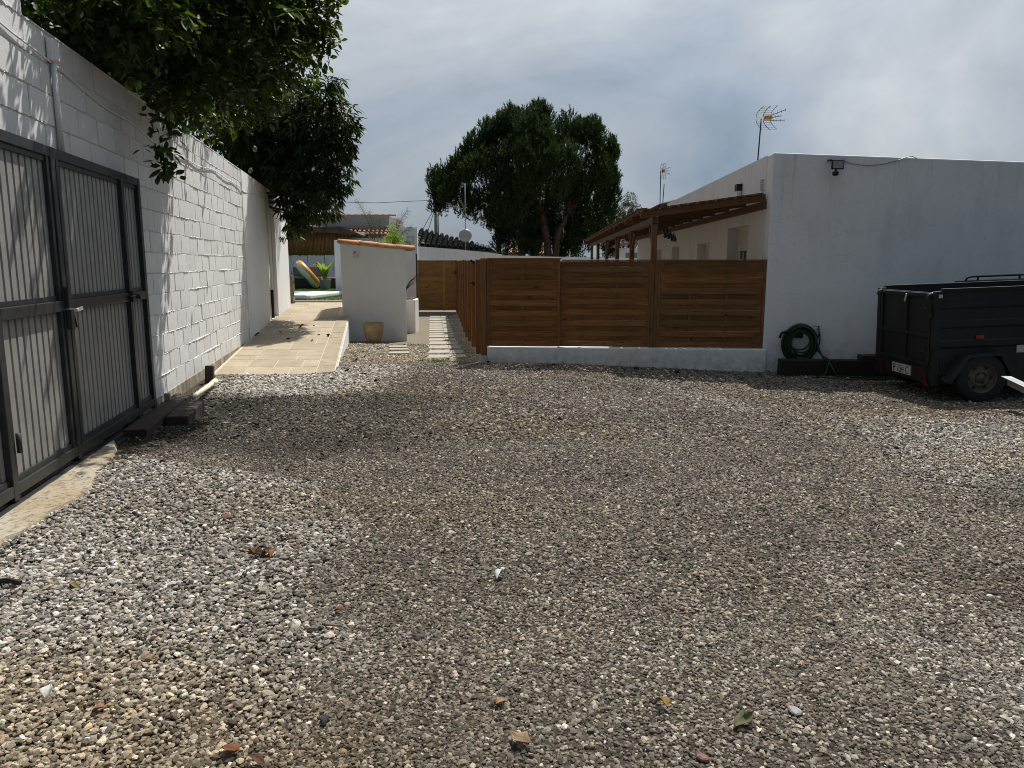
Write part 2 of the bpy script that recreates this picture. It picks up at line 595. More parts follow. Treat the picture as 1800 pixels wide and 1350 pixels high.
M['lemon_leaf'] = mat_leaf('lemon_leaf', (0.005, 0.011, 0.003), (0.015, 0.030, 0.007), (0.12, 0.20, 0.018), 0.2)
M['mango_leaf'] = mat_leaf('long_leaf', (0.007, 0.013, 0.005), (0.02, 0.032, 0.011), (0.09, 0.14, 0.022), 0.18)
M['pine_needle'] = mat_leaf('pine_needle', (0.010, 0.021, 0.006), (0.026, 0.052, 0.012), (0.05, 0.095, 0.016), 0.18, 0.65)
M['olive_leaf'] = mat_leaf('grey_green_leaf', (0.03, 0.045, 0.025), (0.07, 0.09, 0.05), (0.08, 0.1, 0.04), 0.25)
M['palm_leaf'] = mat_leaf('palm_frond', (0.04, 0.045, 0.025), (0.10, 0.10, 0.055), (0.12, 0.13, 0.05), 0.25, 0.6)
M['fresh_leaf'] = mat_leaf('fresh_green_leaf', (0.09, 0.15, 0.02), (0.2, 0.28, 0.04), (0.3, 0.42, 0.05), 0.4)
M['grass'] = mat_leaf('grass_blade', (0.03, 0.055, 0.012), (0.07, 0.12, 0.025), (0.1, 0.16, 0.03), 0.3)

# dry leaf and stone chips
def mat_flat(name, col, rough=0.8):
    return mat_plain(name, col, rough, 0, 0.3, 40, 0.4)


# ground soil between the stones
g_ = Mat('gravel_soil')
big = g_.noise(0.7, 5, 0.6)
fine = g_.noise(55, 5, 0.75)
vor = nd(g_.t, 'ShaderNodeTexVoronoi', inp={'Scale': 42.0})
g_.link(g_.c.outputs['Object'], vor.inputs['Vector'])
c0 = g_.ramp(fine, [(0.25, (0.03, 0.025, 0.019)), (0.55, (0.075, 0.065, 0.052)), (0.8, (0.14, 0.125, 0.105))])
c0 = g_.mix(1.0, c0, g_.ramp(big, [(0.3, (0.72, 0.7, 0.68)), (0.7, (1.1, 1.04, 0.95))]), 'MULTIPLY')
g_.bump(g_.math('ADD', g_.math('MULTIPLY', vor.outputs['Distance'], -1.0), fine), 0.9, 0.02)
M['ground'] = g_.set(c0, 0.95, 0, 0.1)
# stones: the tint is stored per stone
s_ = Mat('gravel_stone')
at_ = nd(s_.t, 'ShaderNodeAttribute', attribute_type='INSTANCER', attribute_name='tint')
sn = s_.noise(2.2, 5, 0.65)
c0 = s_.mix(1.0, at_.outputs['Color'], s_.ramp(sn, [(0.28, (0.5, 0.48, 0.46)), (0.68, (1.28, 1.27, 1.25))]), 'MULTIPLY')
s_.bump(s_.noise(7, 4), 0.5, 0.12)
M['stone'] = s_.set(c0, 0.9, 0, 0.2)

w_ = Mat('weathered_footing')
c0 = w_.ramp(w_.noise(7, 6, 0.65, stretch=(1, 1, 0.3)), [(0.3, (0.10, 0.075, 0.05)), (0.55, (0.30, 0.26, 0.2)), (0.75, (0.55, 0.52, 0.46))])
w_.bump(w_.noise(30, 4), 0.8, 0.01)
M['footing'] = w_.set(c0, 0.9)

# ------------------------------------------------------------------ the ground
def axis_pts(segs):
    out = []
    for a, b, st in segs:
        n = max(1, int(round((b - a) / st)))
        out += list(np.linspace(a, b, n, endpoint=False))
    out.append(segs[-1][1])
    return np.array(out)


gx = axis_pts([(-600, -60, 90), (-60, -12, 8), (-12, -5, 0.7), (-5, 7, 0.12), (7, 12, 0.7), (12, 60, 8), (60, 600, 90)])
gy = axis_pts([(-200, -10, 60), (-10, 1, 2), (1, 12.4, 0.12), (12.4, 30, 0.5), (30, 60, 5), (60, 900, 80)])
X, Y = np.meshgrid(gx, gy)
V = np.stack([X, Y, gz(X, Y)], -1).reshape(-1, 3)
nx, ny = len(gx), len(gy)
ii = np.arange(nx * ny).reshape(ny, nx)
Fq = np.stack([ii[:-1, :-1], ii[:-1, 1:], ii[1:, 1:], ii[1:, :-1]], -1).reshape(-1, 4)
# path gravel further back is paler and warmer
sep = nd(g_.t, 'ShaderNodeSeparateXYZ')
g_.link(g_.c.outputs['Object'], sep.inputs[0])
pm = g_.rng(g_.math('ADD', sep.outputs[1], g_.math('MULTIPLY', g_.noise(3, 4), 0.8)), 11.35, 11.75)
old = g_.p.inputs['Base Color'].links[0].from_socket
pc = g_.ramp(g_.noise(60, 5, 0.75), [(0.3, (0.12, 0.098, 0.072)), (0.7, (0.29, 0.25, 0.195))])
g_.link(g_.mix(pm, old, pc), g_.p.inputs['Base Color'])
ground = put('ground', npmesh('ground', V, Fq, M['ground'], smooth=True))
tag(ground, kind='structure')

# frame of the long block wall on one side
WD = Vector((-0.18297, 0.98312))           # along the wall
WN = Vector((0.98312, 0.18297))            # out of the wall, into the yard
W0 = Vector((-2.218, 0.0))
WRZ = math.atan2(WD.y, WD.x)


def wallx(y):
    return W0.x + WD.x / WD.y * y


def wl(s, out, z):                         # local coords of the wall frame -> (x along, y into the wall)
    return Vector((s, -out, z))


# ramp geometry: follows the wall
RW = 1.66


def ramp_z(y):
    return float(np.interp(y, [10.35, 17.6, 21.6], [-0.055, 0.27, 0.38]))


def ramp_right(y):
    return wallx(y) + RW / WD.y - 0.04


# ------------------------------------------------------------------ gravel
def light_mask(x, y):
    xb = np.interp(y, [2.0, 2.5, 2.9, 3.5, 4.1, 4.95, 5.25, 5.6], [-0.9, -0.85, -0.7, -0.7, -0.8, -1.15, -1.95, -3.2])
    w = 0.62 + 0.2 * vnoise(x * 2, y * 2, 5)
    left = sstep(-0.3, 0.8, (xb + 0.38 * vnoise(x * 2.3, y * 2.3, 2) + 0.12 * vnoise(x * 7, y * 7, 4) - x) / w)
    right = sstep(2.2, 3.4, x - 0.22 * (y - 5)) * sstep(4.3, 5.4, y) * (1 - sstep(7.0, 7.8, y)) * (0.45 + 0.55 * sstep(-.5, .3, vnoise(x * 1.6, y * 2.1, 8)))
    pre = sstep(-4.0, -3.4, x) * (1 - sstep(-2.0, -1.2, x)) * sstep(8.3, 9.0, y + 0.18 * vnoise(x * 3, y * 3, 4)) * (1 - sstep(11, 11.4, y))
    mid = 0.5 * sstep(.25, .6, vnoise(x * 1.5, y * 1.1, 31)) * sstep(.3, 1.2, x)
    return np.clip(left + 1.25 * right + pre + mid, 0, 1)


def slab_x(y):
    return np.interp(y, [11.8, 27.5], [at(752, 630, 11.85).x, at(752, 555, 27).x])


SLABS = []
_vs = [630, 622, 614, 606, 599.5, 594, 589, 585, 581, 577, 573.5, 570, 567, 564, 561, 558.5, 556, 553.5, 551.5]
_Y = np.linspace(11.3, 29, 3000)
_V = np.array([675 - F_PX * ((Y_ * math.sin(PITCH) + (z_ - CAM_H) * math.cos(PITCH)) / (Y_ * math.cos(PITCH) - (z_ - CAM_H) * math.sin(PITCH))) for Y_, z_ in zip(_Y, gz(-1.4, _Y))])
_ys = [float(_Y[np.argmin(np.abs(_V - v))]) for v in _vs]
for a_, b_2 in zip(_ys[:-1], _ys[1:]):
    SLABS.append((a_, 0.64 * (b_2 - a_)))


def scatter(x0, x1, y0, y1, pitch):
    xs = np.arange(x0, x1, pitch)
    ys = np.arange(y0, y1, pitch)
    a, b = np.meshgrid(xs, ys)
    a = a.ravel() + rng.uniform(-.48, .48, a.size) * pitch
    b = b.ravel() + rng.uniform(-.48, .48, b.size) * pitch
    vis = np.abs(a) < 0.72 * b + 1.1
    vis &= (a > wallx(b) + 0.27 + 0.09 * vnoise(b * 4, a * 3, 3) + 0.08 * rng.normal(0, 1, a.size)) | ((b > 6.0) & (a > wallx(b) + 0.05))
    vis &= ~((b > 10.33) & (a < ramp_right(b) + 0.02))
    fl = 11.36 - 0.084 * (a + 0.4)
    vis &= ~((a > -0.42) & (b > fl))
    vis &= ~((a > 3.75) & (b > 11.0))
    for y_s, d_s in SLABS:
        xs_ = slab_x(y_s)
        vis &= ~((b > y_s - 0.02) & (b < y_s + d_s + 0.02) & (a > xs_ - 0.07) & (a < xs_ + 0.66))
    return a[vis], b[vis]


sets = []
for (x0, x1, y0, y1, p, rr) in ((-3.2, 3.4, 1.3, 3.2, 0.0098, 0.0058), (-4.0, 5.6, 3.2, 6.2, 0.0120, 0.0068), (-5.0, 9.4, 6.2, 11.5, 0.0185, 0.0100), (-3.6, -0.3, 11.5, 16.5, 0.027, 0.012)):
    a, b = scatter(x0, x1, y0, y1, p)
    lm = light_mask(a, b)
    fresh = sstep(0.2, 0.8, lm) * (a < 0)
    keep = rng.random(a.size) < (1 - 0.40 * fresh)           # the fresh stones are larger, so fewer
    keep &= ~((fresh < 0.3) & (b < 11.0) & (rng.random(a.size) < 0.22 + 0.2 * np.clip(vnoise(a * 2.2, b * 2.2, 6), -1, 1)))
    a, b, lm, fresh = a[keep], b[keep], lm[keep], fresh[keep]
    r = rr * (1 + 0.32 * fresh) * rng.lognormal(0, 0.25, a.size)
    sets.append((a, b, lm, r))
ga, gb, gl, gr = [np.concatenate(k) for k in zip(*sets)]
n = ga.size
gzv = gz(ga, gb) + gr * rng.uniform(-0.3, 0.4, n) + 0.012 * (gl > 0.5) * rng.random(n)
dark = np.array([0.188, 0.165, 0.135])
lite = np.array([0.325, 0.298, 0.260])
beige = np.array([0.34, 0.29, 0.225])
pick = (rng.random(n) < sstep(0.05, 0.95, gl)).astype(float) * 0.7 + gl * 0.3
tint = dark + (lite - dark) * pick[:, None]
pathm = sstep(11.0, 11.8, gb + 0.5 * vnoise(ga * 2, gb * 2, 9))[:, None]
tint = tint * (1 - pathm) + beige * pathm
litter = sstep(-2.2, -3.3, ga) * sstep(5.6, 6.2, gb) * (1 - sstep(8.2, 9.2, gb))
tint *= (1 - 0.55 * litter)[:, None]
trod = sstep(-0.2, -1.4, ga) * sstep(5.2, 6.0, gb + 0.4 * vnoise(ga * 2.5, gb * 2.5, 7)) * (1 - sstep(8.2, 9.0, gb + 0.3 * vnoise(ga * 2, gb * 2, 5)))
tint *= (1 - 0.44 * trod)[:, None]
brown = sstep(0.05, 0.6, vnoise(ga * 1.3, gb * 1.3, 12))[:, None]
tint = tint * (1 + brown * np.array([-0.03, -0.08, -0.15]))
tint *= (1 + 0.22 * np.clip(vnoise(ga * 2.1, gb * 1.6, 21), -1, 1))[:, None]
tan_ = 0.5 * sstep(3.4, 2.1, gb + 0.5 * vnoise(ga * 2.2, gb * 2.2, 17)) * sstep(0.5, -0.8, ga)
tint = tint * (1 + tan_[:, None] * np.array([-0.02, -0.12, -0.28]))
foot = sstep(-4.2, -3.4, ga) * (1 - sstep(-1.9, -1.1, ga)) * sstep(8.5, 9.0, gb + 0.18 * vnoise(ga * 3, gb * 3, 4)) * (1 - sstep(10.6, 11.2, gb))
tint *= (1 + 0.3 * foot)[:, None]
tint *= rng.lognormal(-0.07, 0.55, n)[:, None]
hue = rng.random(n)
tint[hue < 0.04] *= np.array([1.12, 1.0, 0.8])
tint[(hue > 0.05) & (hue < 0.052)] *= np.array([1.35, 0.92, 0.72])
tint[(hue > 0.93)] *= np.array([0.9, 1.0, 1.1])
tint[(hue > 0.996)] = np.array([0.42, 0.41, 0.38])
tint = np.clip(tint, 0.02, 0.72)

gme = bpy.data.meshes.new('gravel')
gme.vertices.add(n)
gme.vertices.foreach_set('co', np.stack([ga, gb, gzv], -1).astype(np.float32).ravel())
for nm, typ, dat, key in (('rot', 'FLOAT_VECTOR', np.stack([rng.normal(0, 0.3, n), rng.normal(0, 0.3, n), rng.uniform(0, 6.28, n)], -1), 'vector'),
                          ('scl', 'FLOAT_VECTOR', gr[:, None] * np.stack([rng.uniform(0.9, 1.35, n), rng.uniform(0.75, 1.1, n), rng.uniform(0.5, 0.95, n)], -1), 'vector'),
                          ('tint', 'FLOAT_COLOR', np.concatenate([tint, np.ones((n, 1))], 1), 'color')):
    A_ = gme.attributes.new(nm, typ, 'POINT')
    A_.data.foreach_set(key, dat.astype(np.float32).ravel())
A_ = gme.attributes.new('idx', 'INT', 'POINT')
A_.data.foreach_set('value', rng.integers(0, 8, n).astype(np.int32))
gravel = put('gravel', gme)
tag(gravel, 'loose grey and beige gravel stones covering the yard', 'gravel', kind='stuff')
ng = bpy.data.node_groups.new('gravel_stones', 'GeometryNodeTree')
ng.interface.new_socket('Geometry', in_out='INPUT', socket_type='NodeSocketGeometry')
ng.interface.new_socket('Geometry', in_out='OUTPUT', socket_type='NodeSocketGeometry')
gi, go = ng.nodes.new('NodeGroupInput'), ng.nodes.new('NodeGroupOutput')
g2i = ng.nodes.new('GeometryNodeGeometryToInstance')
LN = ng.links.new
for k in range(8):
    ico = nd(ng, 'GeometryNodeMeshIcoSphere', inp={'Radius': 1.0, 'Subdivisions': 2})
    pos = ng.nodes.new('GeometryNodeInputPosition')
    ad = nd(ng, 'ShaderNodeVectorMath', operation='ADD')
    ad.inputs[1].default_value = (k * 3.1, k * 1.7, k)
    wn = nd(ng, 'ShaderNodeTexWhiteNoise', noise_dimensions='3D')
    sub = nd(ng, 'ShaderNodeVectorMath', operation='SUBTRACT')
    sub.inputs[1].default_value = (0.5, 0.5, 0.5)
    sc = nd(ng, 'ShaderNodeVectorMath', operation='SCALE')
    sc.inputs['Scale'].default_value = 0.85
    sp = ng.nodes.new('GeometryNodeSetPosition')
    hull = ng.nodes.new('GeometryNodeConvexHull')
    sm = ng.nodes.new('GeometryNodeSetMaterial')
    sm.inputs['Material'].default_value = M['stone']
    LN(pos.outputs[0], ad.inputs[0]); LN(ad.outputs[0], wn.inputs['Vector'])
    LN(wn.outputs['Color'], sub.inputs[0]); LN(sub.outputs[0], sc.inputs[0])
    LN(ico.outputs['Mesh'], sp.inputs['Geometry']); LN(sc.outputs[0], sp.inputs['Offset'])
    LN(sp.outputs[0], hull.inputs[0]); LN(hull.outputs[0], sm.inputs['Geometry'])
    LN(sm.outputs[0], g2i.inputs[0])


def nattr(nm, typ):
    a_ = ng.nodes.new('GeometryNodeInputNamedAttribute')
    a_.data_type = typ
    a_.inputs['Name'].default_value = nm
    return [o for o in a_.outputs if o.enabled and o.name == 'Attribute'][0]


iop = ng.nodes.new('GeometryNodeInstanceOnPoints')
iop.inputs['Pick Instance'].default_value = True
LN(gi.outputs[0], iop.inputs['Points'])
LN(g2i.outputs[0], iop.inputs['Instance'])
LN(nattr('idx', 'INT'), iop.inputs['Instance Index'])
LN(nattr('rot', 'FLOAT_VECTOR'), iop.inputs['Rotation'])
LN(nattr('scl', 'FLOAT_VECTOR'), iop.inputs['Scale'])
LN(iop.outputs[0], go.inputs[0])
md = gravel.modifiers.new('stones', 'NODES')
md.node_group = ng

# ------------------------------------------------------------------ block wall
bw = empty('block_wall', (W0.x, W0.y, 0), WRZ, 'tall white painted concrete block wall beside the grey gate', 'wall')
CH, Z0 = 0.22, 0.07                        # course height, first joint
TOP = Z0 + CH * 14
s_of = lambda y: y / WD.y
sA, sB, sE = s_of(5.44), s_of(13.9), s_of(20.2)
FACE = -0.10                               # wall face sits behind the gate plane (local y)
FY = -FACE
MB().bx(-3.0, sB, FY + 0.022, FY + 0.2, -0.3, TOP - 0.004).build('wall_core', M['mortar'], bw)
MB().bx(-3.0, sA, FY + 0.014, FY + 0.196, TOP - 0.004, TOP + CH * 5).build('raised_wall_core', M['mortar'], bw)
MB().bx(6.9, sB, FY - 0.012, FY + 0.1, -0.35, Z0 + 0.012).build('footing', M['footing'], bw)
MB().bx(sB + 0.002, sE, FY - 0.016, FY + 0.2, -0.3, TOP + 0.01).build('plastered_end', M['render'], bw)
MB().bx(s_of(17.6), sE + 0.05, FY - 0.10, FY - 0.018, -0.2, TOP - 0.12).build('pilaster', M['render'], bw, bevel=0.01)
# blocks: a few meshes with uneven chamfered edges
BL = 0.44
blk = []
for k in range(6):
    w, h, d, cmf = BL - 0.012, CH - 0.006, 0.03, 0.006
    j = lambda: random.uniform(-0.0025, 0.0025)
    o = [(-w / 2 + j(), 0.034, -h / 2 + j()), (w / 2 + j(), 0.034, -h / 2 + j()), (w / 2 + j(), 0.034, h / 2 + j()), (-w / 2 + j(), 0.034, h / 2 + j())]
    o1 = [(x, 0.006, z) for x, _, z in o]
    o2 = [(x * (1 - 2 * cmf / w), j() * .6, z * (1 - 2 * cmf / h)) for x, _, z in o]
    mb = MB().add(o + o1 + o2, [(8, 9, 10, 11)] + [(a, (a + 1) % 4, (a + 1) % 4 + 4, a + 4) for a in range(4)] + [(a + 4, (a + 1) % 4 + 4, (a + 1) % 4 + 8, a + 8) for a in range(4)])
    blk.append(mb.mesh('block', M['block']))
GATE_END = s_of(7.3)
for c in range(19):
    zc = Z0 + CH * (c + 0.5)
    x = s_of(4.3) - (BL / 2 if c % 2 else 0)
    while x < sB - 0.1:
        xc = x + BL / 2
        x += BL
        if c >= 14 and xc > sA - 0.1:
            continue
        if zc < 2.2 and xc < GATE_END - 0.3:
            continue
        o = put('block', random.choice(blk), bw, 0, (xc + random.uniform(-.003, .003), FY - 0.004 + random.uniform(-.003, .003), zc))
        o.rotation_euler = (random.uniform(-.006, .006), 0, random.uniform(-.006, .006))
# rough mortar squeezed out along the bed joints
for c in range(1, 15):
    zc = Z0 + CH * c
    a0 = s_of(4.4) if zc > 2.2 else GATE_END - 0.2
    xs = np.arange(a0, sB, 0.025)
    V_, F_ = [], []
    for i, xx in enumerate(xs):
        amp = 0.5 + 0.5 * math.sin(xx * 2.3 + c * 1.9) + random.uniform(-.6, .6)
        out = max(0.0, amp) * 0.008
        hh = 0.004 + max(0.0, amp) * 0.006
        zz = zc + random.uniform(-.004, .004)
        V_ += [(xx, FY + 0.008, zz + hh), (xx, FY - 0.004 - out, zz + random.uniform(-.003, .003)), (xx, FY + 0.008, zz - hh)]
        if i:
            b0 = 3 * (i - 1)
            F_ += [(b0, b0 + 1, b0 + 4, b0 + 3), (b0 + 1, b0 + 2, b0 + 5, b0 + 4)]
    MB().add(V_, F_).build('mortar_joint', M['mortar'], bw, fix=False)
MB().bx(sA + 0.01, sB, FY - 0.006, FY + 0.21, TOP - 0.002, TOP + 0.012).build('wall_cap', M['mortar'], bw)
# cable, conduit and junction box on the wall
cb = empty('wall_cable', (W0.x, W0.y, 0), WRZ, 'thin white cable sagging along the top of the block wall', 'cable')
pts = []
for i in range(60):
    y = 3.6 + i * (19.0 - 3.6) / 59
    pts.append((s_of(y), FY - 0.02 - 0.004 * math.sin(i), float(np.interp(y, [3.6, 5.7, 7.0, 9.0, 12, 14, 16, 19], [3.2, 2.93, 2.86, 2.76, 2.86, 2.80, 2.86, 2.78])) + 0.02 * math.sin(i * 0.9)))
MB().tube(pts, 0.007, 5).build('cable_run', M['white_pvc'], cb, True)
jb = empty('junction_box', (W0.x, W0.y, 0), WRZ, 'grey junction box with conduit high on the block wall', 'electrical box')
sj = s_of(5.78)
MB().bx(sj - 0.055, sj + 0.055, FY - 0.06, FY - 0.008, 2.95, 3.11).build('housing', M['white_pvc'], jb, bevel=0.012)
MB().bx(sj - 0.045, sj + 0.045, FY - 0.066, FY - 0.059, 2.96, 3.10).build('cover', M['white_pvc'], jb, bevel=0.004)
MB().tube([(sj, FY - 0.03, 2.95), (sj + 0.01, FY - 0.03, 2.3)], 0.021, 10).build('conduit', M['block'], jb, True)
dp = empty('drainpipe', (W0.x, W0.y, 0), WRZ, 'slim grey drainpipe on the plastered end of the wall', 'pipe')
sd = s_of(16.9)
MB().tube([(sd, FY - 0.06, 3.0), (sd, FY - 0.06, 0.9)], 0.03, 8).build('pipe', M['render'], dp, True)
MB().tube([(sd, FY - 0.06, 0.9), (sd, FY - 0.06, 0.27)], 0.034, 8).build('lower_sleeve', M['black'], dp, True)

# ------------------------------------------------------------------ grey metal gate
gt = empty('metal_gate', (W0.x, W0.y, 0), WRZ, 'grey steel gate clad in ribbed sheet, in front of the block wall', 'gate')


def corrugated(x0, x1, z0, z1, yy, pitch=0.092):
    mb = MB()
    prof = []
    x = x0
    while x < x1 - 1e-6:
        for dx, dy in ((0, 0), (pitch * .70, 0), (pitch * .75, 0.026), (pitch * .95, 0.026)):
            if x + dx <= x1:
                prof.append((x + dx, yy + dy))
        x += pitch
    prof.append((x1, yy))
    vs = [(a, b, z0) for a, b in prof] + [(a, b, z1) for a, b in prof]
    k = len(prof)
    return mb.add(vs, [(i, i + 1, i + 1 + k, i + k) for i in range(k - 1)])


GB, GT = 0.075, 2.29
st = {'near': s_of(2.6), 'hinge': s_of(4.34), 'p1': s_of(5.33), 'p2': s_of(6.79), 'end': s_of(7.27)}
pw = 0.07
MB().bx(st['near'], st['end'] + pw / 2, -0.03, 0.03, GT - 0.07, GT).build('top_rail', M['frame'], gt, bevel=0.004)
MB().bx(st['near'], st['end'] + pw / 2, -0.032, 0.028, GB + 0.03, GB + 0.10).build('bottom_rail', M['frame'], gt, bevel=0.004)
MB().bx(st['near'], st['end'], -0.012, 0.024, GB + 0.102, GB + 0.135).build('inner_bottom_rail', M['frame'], gt)
for nm, k in (('post', 'hinge'), ('post', 'p1'), ('post', 'p2'), ('post', 'end')):
    MB().bx(st[k] - pw / 2, st[k] + pw / 2, -0.034, 0.034, GB + 0.002, GT - 0.002).build(nm, M['frame'], gt, bevel=0.004)
MB().bx(st['p1'] + pw / 2 + 0.01, st['p1'] + pw / 2 + 0.055, -0.036, 0.03, GB + 0.1, GT - 0.07).build('door_stile', M['frame'], gt, bevel=0.004)
MB().bx(st['p1'] - pw / 2 - 0.05, st['p1'] - pw / 2 - 0.008, -0.024, 0.03, GB + 0.1, GT - 0.07).build('door_stile', M['frame'], gt, bevel=0.004)
ks = ['near', 'hinge', 'p1', 'p2', 'end']
for a, b in zip(ks[:-1], ks[1:]):
    x0, x1 = st[a] + pw / 2, st[b] - pw / 2
    MB().bx(x0 + 0.002, x1 - 0.002, -0.033, 0.03, 1.16, 1.235).build('middle_rail', M['frame'], gt, bevel=0.004)
    MB().bx(x0 + 0.004, x1 - 0.004, -0.010, 0.028, 1.237, 1.27).build('rail_lip', M['frame'], gt)
    MB().bx(x0 + 0.004, x1 - 0.004, -0.012, 0.028, GT - 0.105, GT - 0.072).build('rail_lip', M['frame'], gt)
    corrugated(x0, x1, GB + 0.1, 1.16, 0.006).build('lower_sheet', M['sheet'], gt, fix=False)
    corrugated(x0, x1, 1.24, GT - 0.07, 0.006).build('upper_sheet', M['sheet'], gt, fix=False)
# latch
p1 = st['p1']
lt = MB().bx(p1 - 0.03, p1 + 0.032, -0.07, -0.036, 1.03, 1.17).build('latch_box', M['frame'], gt, bevel=0.004)
MB().bx(p1 - 0.03, p1 + 0.0, -0.062, -0.036, 1.18, 1.33).build('latch_plate', M['frame'], gt, bevel=0.003)
MB().bar((p1 + 0.02, -0.09, 1.165), (p1 + 0.10, -0.10, 1.175), 0.012, 0.024).bar((p1 + 0.03, -0.10, 1.165), (p1 + 0.03, -0.036, 1.165), 0.012, 0.02).build('lever_handle', M['white_pvc'], gt)
MB().tube([(p1 + 0.045, -0.06, 1.13), (p1 + 0.055, -0.07, 1.04), (p1 + 0.07, -0.06, 1.05), (p1 + 0.06, -0.05, 1.13)], 0.006, 6).build('padlock_loop', M['black'], gt)
p2 = st['p2']
MB().tube([(p2 - 0.12, -0.055, 1.2), (p2 + 0.12, -0.055, 1.2)], 0.013, 8).build('bolt_bar', M['dark_metal'], gt, True)
MB().bx(p2 - 0.05, p2 + 0.05, -0.06, -0.034, 1.15, 1.25).build('bolt_plate', M['dark_metal'], gt, bevel=0.004)
MB().tube([(p2 + 0.06, -0.055, 1.2), (p2 + 0.06, -0.10, 1.19)], 0.02, 8).build('bolt_knob', M['dark_metal'], gt, True)
hx = st['hinge'] + 0.06
for z in (0.42, 1.9):
    MB().tube([(hx, -0.045, z - 0.06), (hx, -0.045, z + 0.06)], 0.016, 8).build('hinge', M['dark_metal'], gt, True)
# track under the gate
tr = empty('gate_track', (W0.x, W0.y, 0), WRZ, 'dark steel track and guide running under the grey gate', 'gate track')
MB().bx(s_of(2.4), s_of(8.15), -0.06, 0.0, 0.035, 0.07).build('rail', M['dark_metal'], tr, bevel=0.004)
MB().bx(s_of(2.4), s_of(7.5), -0.085, 0.04, -0.01, 0.033).build('base_channel', M['frame'], tr, bevel=0.004)
for y in (2.9, 4.0, 5.1, 6.2, 7.0):
    MB().bx(s_of(y) - 0.03, s_of(y) + 0.03, -0.10, -0.0, -0.012, 0.02).build('bracket', M['galv'], tr)
MB().bx(s_of(7.62), s_of(7.66), -0.075, -0.02, 0.03, 0.16).build('stop_peg', M['galv'], tr)
# concrete kerb strip below the track
kb = MB()
xs = np.linspace(s_of(2.0), s_of(5.95), 40)
for i, xx in enumerate(xs):
    w = 0.36 + 0.05 * math.sin(xx * 3.1) + random.uniform(-.02, .02)
    if i > 34:
        w *= 1 - 0.12 * (i - 34)
    w -= 0.08
    kb.v += [(xx, 0.06, 0.066), (xx, -w, 0.066 + random.uniform(-.006, .006)), (xx, -w - 0.05, -0.05)]
    if i:
        b0 = 3 * (i - 1)
        kb.f += [(b0, b0 + 3, b0 + 4, b0 + 1), (b0 + 1, b0 + 4, b0 + 5, b0 + 2)]
kk = Mat('sandy_concrete')
kc = kk.mix(kk.rng(kk.noise(26, 5, 0.7), 0.5, 0.66), kk.ramp(kk.noise(2.2, 5), [(0.35, (0.27, 0.2, 0.12)), (0.6, (0.34, 0.31, 0.24))]), (0.12, 0.095, 0.07))
kk.bump(kk.noise(60, 5), 0.6, 0.006)
kb.build('kerb', kk.set(kc, 0.95), None, loc=(W0.x, W0.y, 0), rot=(0, 0, WRZ))
tag(bpy.data.objects['kerb'], kind='structure')

# sleepers by the gate end
def sleeper(name, label, p, q, w, h, zt, mat, splits, group=None):
    p, q = Vector(p), Vector(q)
    d = q - p
    ln = d.length
    o = empty(name, (p.x, p.y, zt - h), math.atan2(d.y, d.x), label, 'sleeper', group)
    mb = MB()
    nseg = 10
    for i in range(nseg + 1):
        x = ln * i / nseg
        j = lambda s=0.006: random.uniform(-s, s)
        mb.v += [(x + j(), -w / 2 + j(), 0), (x + j(), w / 2 + j(), 0), (x + j(), w / 2 + j(), h + j()), (x + j(), -w / 2 + j(), h + j())]
        if i:
            b0 = 4 * (i - 1)
            mb.f += [(b0 + k, b0 + (k + 1) % 4, b0 + 4 + (k + 1) % 4, b0 + 4 + k) for k in range(4)]
    mb.f += [(0, 3, 2, 1), (4 * nseg, 4 * nseg + 1, 4 * nseg + 2, 4 * nseg + 3)]
    mb.build('beam', mat, o, bevel=0.008)
    return o


P_ = lambda y, out: (wallx(y) + WN.x * out, y + 0 * out)
sleeper('railway_sleeper', 'dark timber sleeper half under the gate track', P_(6.25, 0.14), P_(7.95, 0.12), 0.19, 0.2, 0.085, M['sleeper'], 1)
sleeper('railway_sleeper', 'short dark sleeper with splintered end, next to the gravel', P_(6.85, 0.35), P_(7.7, 0.32), 0.2, 0.2, 0.075, M['sleeper'], 1)
pv = empty('loose_pipe', P_(7.75, 0.3) + (0.10,), 0, 'short pale plastic pipe lying against the wall foot', 'pipe')
a_ = Vector((0, 0, 0)); b2 = Vector(P_(9.3, 0.2) + (0.02,)) - pv.location
MB().tube([a_, b2], 0.03, 10).build('tube', M['pvc'], pv, True)
MB().tube([b2 * 0.82, b2 * 1.02], 0.038, 10).build('socket_end', M['pvc'], pv, True)
bk = MB()
bk.box((0, 0, 0.1), (0.12, 0.1, 0.26))
tag(bk.build('timber_stub', M['sleeper'], None, bevel=0.01, loc=P_(9.6, 0.06) + (-0.05,), rot=(0.05, 0.08, WRZ)), 'small brown timber stub at the foot of the wall before the ramp', 'timber')

# ------------------------------------------------------------------ tiled ramp
rp = empty('ramp', (0, 0, 0), kind='structure')
mb = MB()
ys = [10.35, 12, 14, 16, 17.6, 19.6, 21.6]
for i, y in enumerate(ys):
    xl, xr, z = wallx(y) - 0.09, ramp_right(y), ramp_z(y) - 0.003
    mb.v += [(xl, y, z), (xr, y, z), (xr, y, -0.7), (xl, y, -0.7)]
    if i:
        b0 = 4 * (i - 1)
        mb.f += [(b0, b0 + 1, b0 + 5, b0 + 4), (b0 + 1, b0 + 2, b0 + 6, b0 + 5), (b0 + 3, b0, b0 + 4, b0 + 7)]
mb.f += [(0, 3, 2, 1), (24, 25, 26, 27)]
mb.build('ramp_bed', M['grout'], rp)
